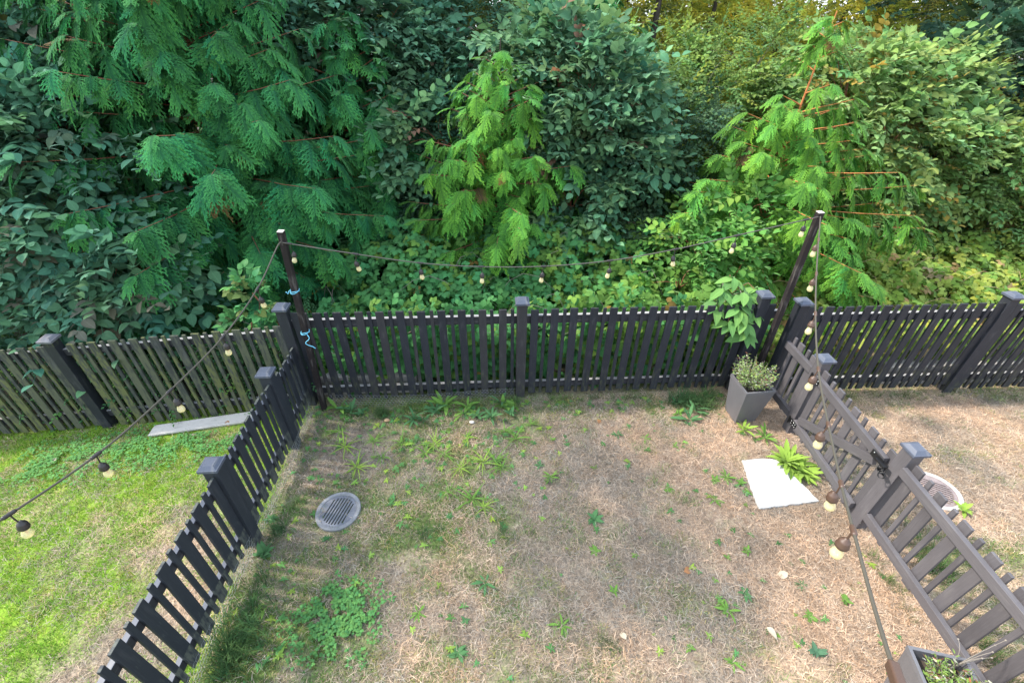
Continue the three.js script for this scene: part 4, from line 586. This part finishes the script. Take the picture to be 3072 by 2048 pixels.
  for (let i = 0; i < 420; i++) { const x = rr(2.9, 7.6), z = rr(-1.9, -0.25); D.push({ p: V(x, groundY(x, z) + 0.25 * rnd(), z), q: spin(), s: rr(2.4, 4.2), c: tint(rnd() < 0.35 ? [0.46, 0.36, 0.17] : [0.20, 0.33, 0.06], 0.25) }); }
  const clover = mergeGeometries([-1, 0, 1].map(k => place(leaf(0.009, 0.0085, 0.2, 0.1, 3, t => Math.sqrt(Math.sin(Math.PI * t))), V(0, 0.02, 0), V(Math.cos(k * 2.09), 0.1, Math.sin(k * 2.09)), Yv)));
  const cl = []; for (let i = 0; i < 2600; i++) { const a = rnd() * 6.283, r = Math.sqrt(rnd()), x = -1.17 + Math.cos(a) * r * 0.24 + 0.10 * gs(), z = 2.07 + Math.sin(a) * r * 0.20 + 0.08 * gs(); if (fbm(x * 7, z * 7, 2) < -0.06) continue; cl.push({ p: V(x, groundY(x, z) + rr(0, 0.02), z), q: qBasis(V(gs(), 0, gs()), V(gs() * 0.3, 1, gs() * 0.3)), s: rr(0.8, 1.5), c: tint([0.09, 0.23, 0.065], 0.25) }); }
  for (let i = 0; i < 5500; i++) { const x = rr(-4.6, -2.3), z = 0.33 + 0.30 * gs() * 0.7 + 0.06 * (-2.3 - x); if (z < 0.06 || !free(x, z) || fbm(x * 5, z * 5, 6) < -0.1) continue; cl.push({ p: V(x, groundY(x, z) + rr(0.005, 0.03), z), q: qBasis(V(gs(), 0, gs()), V(gs() * 0.3, 1, gs() * 0.3)), s: rr(0.8, 1.5), c: tint([0.10, 0.26, 0.07], 0.25) }); }
  const t = thing('clover', 'dense patches of small green clover in the yard and on the left lawn', 'clover'); t.userData.kind = 'stuff'; copies('leaves', clover, mLeafDull, cl, t);
}
// ---------------------------------------------------------------- weeds, each a plant with its leaves
{
  const toothed = t => Math.pow(Math.sin(Math.PI * Math.pow(t, 1.25)), 0.8) * (0.85 + 0.2 * Math.sin(t * 34));
  const LV = { dandelion: [0.2, 0.5].map(d => leaf(0.15, 0.034, d, 0.25, 12, toothed)), plantain: [0.2, 0.4].map(d => leaf(0.085, 0.032, d, 0.25, 5)), blade: [0.3, 0.6].map(d => leaf(0.15, 0.011, d, 0.3, 5, t => 1 - 0.75 * t)) };
  const mats = [[0.085, 0.20, 0.075], [0.14, 0.27, 0.05], [0.25, 0.38, 0.06], [0.085, 0.18, 0.10]].map(c => { const m = mLeafDull.clone(); m.color = C(...c); return m; });
  const weed = (label, x, z, kind, n, s, mt, group, up = 0.35) => { const g = thing('weed', label, 'weed', group, [x, groundY(x, z) + 0.012, z]); for (let k = 0; k < n; k++) { const a = k * 2.4 + rnd(), l = part('leaf', LV[kind][k % 2], mats[mt], g); l.quaternion.copy(qBasis(V(Math.cos(a), up * rr(0.1, 2.4), Math.sin(a)), V(gs() * 0.3, 1, gs() * 0.3))); l.position.set(gs() * 0.012 * s, 0, gs() * 0.012 * s); l.scale.setScalar(s * rr(0.4, 1.2)); } return g; };
  const Yup = V(0, 1, 0);
  weed('big leafy dandelion spilling over the corner of the white slab by the gate', 2.47, 1.0, 'dandelion', 60, 1.25, 2, undefined, 0.7); weed('big bright dandelion right of the slab, close under the gate', 2.53, 1.12, 'dandelion', 40, 1.05, 2, undefined, 0.6);
  weed('upright pale dandelion just in front of the corner planter', 2.27, 0.60, 'dandelion', 14, 1.0, 2, undefined, 0.9); weed('sprawling dandelion between the corner planter and the gate post', 2.42, 0.70, 'dandelion', 16, 0.9, 1, undefined, 0.5);
  weed('flat blue-green rosette in the middle of the dry yard', 0.655, 1.45, 'plantain', 15, 0.95, 0); weed('light green rosette near the lower edge, left of the cropped planter', 1.84, 2.43, 'plantain', 16, 0.75, 3); weed('round dark rosette near the lower edge, left of centre', -0.37, 2.31, 'plantain', 16, 0.7, 0); weed('bright leaved plant right of the round drain cover', 3.64, 1.52, 'plantain', 22, 0.9, 2, undefined, 0.8);
  weed('leafy green weed at the foot of the post beside the drain', -1.80, 1.60, 'plantain', 18, 1.1, 0, undefined, 0.9);
  const some = [[0.76, 0.955], [1.065, 0.97], [1.33, 1.21], [0.367, 1.05], [0.605, 1.71], [-0.326, 2.13], [-0.63, 2.06], [1.74, 1.78], [1.555, 1.81], [2.0, 2.04], [1.94, 2.23], [1.387, 2.11], [1.39, 2.17], [1.57, 2.05], [1.08, 2.36], [1.31, 2.46], [2.23, 2.14], [-1.86, 1.32], [1.67, 1.33], [1.96, 1.18], [1.98, 1.26], [1.06, 0.59], [0.44, 0.615], [0.15, 0.49], [0.29, 2.195], [1.77, 0.49], [0.68, 2.0], [1.86, 1.12], [1.75, 1.15], [0.3, 0.9], [1.3, 0.65], [1.55, 0.75], [0.9, 1.75], [-0.2, 1.9]];
  some.forEach(([x, z], i) => weed(x > 1.6 && z < 1.4 ? 'small green weed in the dry grass close to the white slab' : z > 1.7 && x > 0.9 ? 'small green weed in the dry grass in the lower right of the yard' : z > 1.6 ? 'small green weed in the dry grass at the lower middle of the yard' : x < -1.5 ? 'small green weed at the foot of the low left fence' : 'small green weed in the dry grass at the centre of the yard', x + gs() * 0.01, z + gs() * 0.01, i % 3 ? 'plantain' : 'dandelion', 12 + i % 6, (i % 3 ? 0.54 : 0.42) * rr(0.6, 1.35), i % 4 === 3 ? 1 : i % 2 ? 0 : 1, 'small weeds in the dry grass'));
  const star = [[-0.64, 0.62], [-0.55, 0.75], [-0.72, 0.72], [-0.2, 0.85], [-0.1, 0.83], [-0.05, 0.92], [-0.4, 0.9], [0.1, 0.6], [0.0, 0.5], [-1.45, 0.6], [-1.2, 0.55], [-1.1, 0.75], [-1.3, 0.85], [-0.95, 0.6], [-0.3, 1.22], [-0.2, 1.3], [-0.5, 1.15], [-1.55, 0.42], [-0.35, 0.55], [0.25, 0.42]];
  star.forEach(([x, z], i) => weed(x < -0.9 ? 'starry tuft of broad grass blades between the drain cover and the leaning pole' : z < 0.8 ? 'starry tuft of broad grass blades just below the weeds of the back fence' : 'starry tuft of broad grass blades in the middle of the yard', x, z, 'blade', 22, rr(0.75, 1.2), i % 3 === 0 ? 2 : 1, 'starry grass tufts in the yard', 0.45));
  const strip = []; for (let i = 0; i < 16; i++) strip.push([rr(-0.9, 0.1), rr(0.12, 0.32)]); strip.push([-1.5, 0.15], [-1.4, 0.2], [-1.62, 0.12], [1.75, 0.2], [1.9, 0.33], [1.72, 0.36], [1.8, 0.45]);
  strip.forEach(([x, z], i) => weed(x < -1.3 ? 'leafy green weed near the foot of the leaning light pole' : x > 1.5 ? 'leafy green weed left of the corner planter, by the back fence' : 'leafy green weed at the foot of the back fence, left of its middle post', x, z, i % 2 ? 'plantain' : 'dandelion', 10, rr(0.85, 1.25), i % 3 === 0 ? 1 : 0, 'weeds along the back fence', 0.8));
  // seedlings: more small leaves low in the turf than anyone could count
  const seedl = mergeGeometries([0, 1, 2, 3, 4, 5, 6].map(k => place(leaf(0.034, 0.012, 0.4, 0.25, 3), V(gs() * 0.006, 0.004, gs() * 0.006), V(Math.cos(k * 2.4 + gs() * 0.4), 0.3 + 0.3 * rnd(), Math.sin(k * 2.4)), Yup, rr(0.5, 1.2)))), sl = [];
  for (let i = 0; i < 9000; i++) { const x = rr(-1.85, 2.6), z = rr(0.08, 2.6), pr = 0.035 + 0.30 * blob(x, z, -0.6, 0.6, 0.9, 0.45) + 0.35 * sm(0.42, 0.15, z) + 0.16 * blob(x, z, 2.0, 1.1, 0.35, 0.3) + 0.14 * sm(-1.2, -1.7, x) + 0.25 * Math.max(0, green(x, z) - 0.45); if (rnd() > pr || ns(x * 6, z * 6, 3) < -0.05 || Math.hypot(x + 1.35, z - 1.27) < 0.17 || (x > 1.99 && x < 2.5 && z > 0.95 && z < 1.42)) continue; sl.push({ p: V(x, groundY(x, z) + 0.008, z), q: new THREE.Quaternion().setFromAxisAngle(Yup, rnd() * 6.28), s: rr(0.5, 1.5), c: tint(rnd() < 0.3 ? [0.22, 0.34, 0.06] : [0.09, 0.22, 0.065], 0.3) }); }
  const sg = thing('seedlings', 'tiny green seedlings scattered through the dry turf of the yard', 'seedlings'); sg.userData.kind = 'stuff'; copies('leaves', seedl, mLeafDull, sl, sg);
  // plants in the planters
  const herb = (name, label, x, y, z, n, h, r, c) => { const g = thing(name, label, 'plant', undefined, [x, y, z]), list = [], st = []; for (let i = 0; i < n; i++) { const a = rnd() * 6.283, q = r * Math.sqrt(rnd()), L = h * rr(0.5, 1.1), b = V(Math.cos(a) * q * 0.6, 0, Math.sin(a) * q * 0.6), e = V(Math.cos(a) * q * 1.5, L, Math.sin(a) * q * 1.5); st.push(tube([b, b.clone().lerp(e, 0.5).add(V(0, L * 0.12, 0)), e], 0.0018, 0.001, 5, 3)); for (let k = 0; k < 12; k++) { const t = rr(0.2, 1); list.push({ p: b.clone().lerp(e, t).add(V(gs() * 0.008, L * 0.12 * Math.sin(Math.PI * t), gs() * 0.008)), q: qBasis(V(gs(), 0.4 + gs() * 0.4, gs()), V(gs(), 1, gs())), s: rr(0.6, 1.2), c: tint(k < 2 ? [0.42, 0.42, 0.32] : rnd() < 0.15 ? [0.22, 0.09, 0.05] : c, 0.25) }); } } part('stems', mergeGeometries(st), mTwigGrey, g).userData.kind = 'stuff'; copies('foliage', leaf(0.026, 0.008, 0.2, 0.2, 3), mLeafDull, list, g); return g; };
  herb('potted_herb', 'bushy olive green herb with tiny pale flowers growing in the corner planter', 2.31, 0.36, 0.385, 170, 0.26, 0.135, [0.22, 0.32, 0.09]);
  herb('potted_plant', 'light green small leaved plant in the planter cut by the lower edge', 2.22, 0.355, 2.75, 80, 0.12, 0.10, [0.17, 0.26, 0.06]);
  const dry = thing('dry_flower_stalks', 'thin dry flower stalks rising from the cropped planter', 'dry stalks', undefined, [2.30, 0.36, 2.66]); for (let i = 0; i < 6; i++) { const e = V(0.05 + 0.035 * i + gs() * 0.02, 0.14 + 0.03 * (i % 3), -0.04 + gs() * 0.04), s = part('stalk', tube([V(gs() * 0.02, 0, 0), e.clone().multiplyScalar(0.6).add(V(0, 0.05, 0)), e], 0.0022, 0.0014, 8, 4), mTwigGrey, dry); part('seed_head', new THREE.SphereGeometry(0.005, 6, 5), mTwigGrey, s, [e.x, e.y, e.z]); }
  const fl = leaf(0.09, 0.05, 0.5, 0.35, 5), fm = [[0.50, 0.33, 0.20], [0.42, 0.20, 0.09], [0.58, 0.50, 0.38]].map(c => { const m = mLeafDull.clone(); m.color = C(...c); return m; });
  [[-3.35, 0.42, 0], [-2.5, 0.36, 2], [-4.2, 0.40, 2], [-3.0, 0.30, 2], [-1.15, 0.32, 0], [0.68, 2.3, 2], [1.6, 2.28, 2], [1.2, 1.9, 1], [1.93, 1.95, 2], [-2.72, 0.14, 1], [-3.1, 0.16, 1], [-3.5, 0.14, 1], [2.55, 0.52, 0], [0.9, 0.4, 1], [2.05, 2.3, 2]].forEach(([x, z, k]) => { const f = part('fallen_leaf', fl, fm[k], scene, [x, groundY(x, z) + 0.03, z], [gs() * 0.4, rnd() * 6, gs() * 0.4]); f.scale.setScalar(rr(0.5, 1)); tag(f, x < -1.9 ? 'dry fallen leaf on the left lawn by the mossy fence' : z > 1.5 ? 'dry fallen leaf on the straw grass in the lower half of the yard' : 'dry fallen leaf in the upper part of the yard', 'leaf', 'dry leaves fallen on the ground'); });
  const rag = part('white_pebble', new THREE.DodecahedronGeometry(0.022, 1).scale(1.2, 0.5, 0.9), mBoard, scene, [-0.31, 0.012, 0.36]); tag(rag, 'small white stone among the weeds below the middle fence post', 'stone');
}
scene.traverse(o => { if (o.isMesh) { o.castShadow = o.receiveShadow = true; } });
renderer.render(scene, camera);
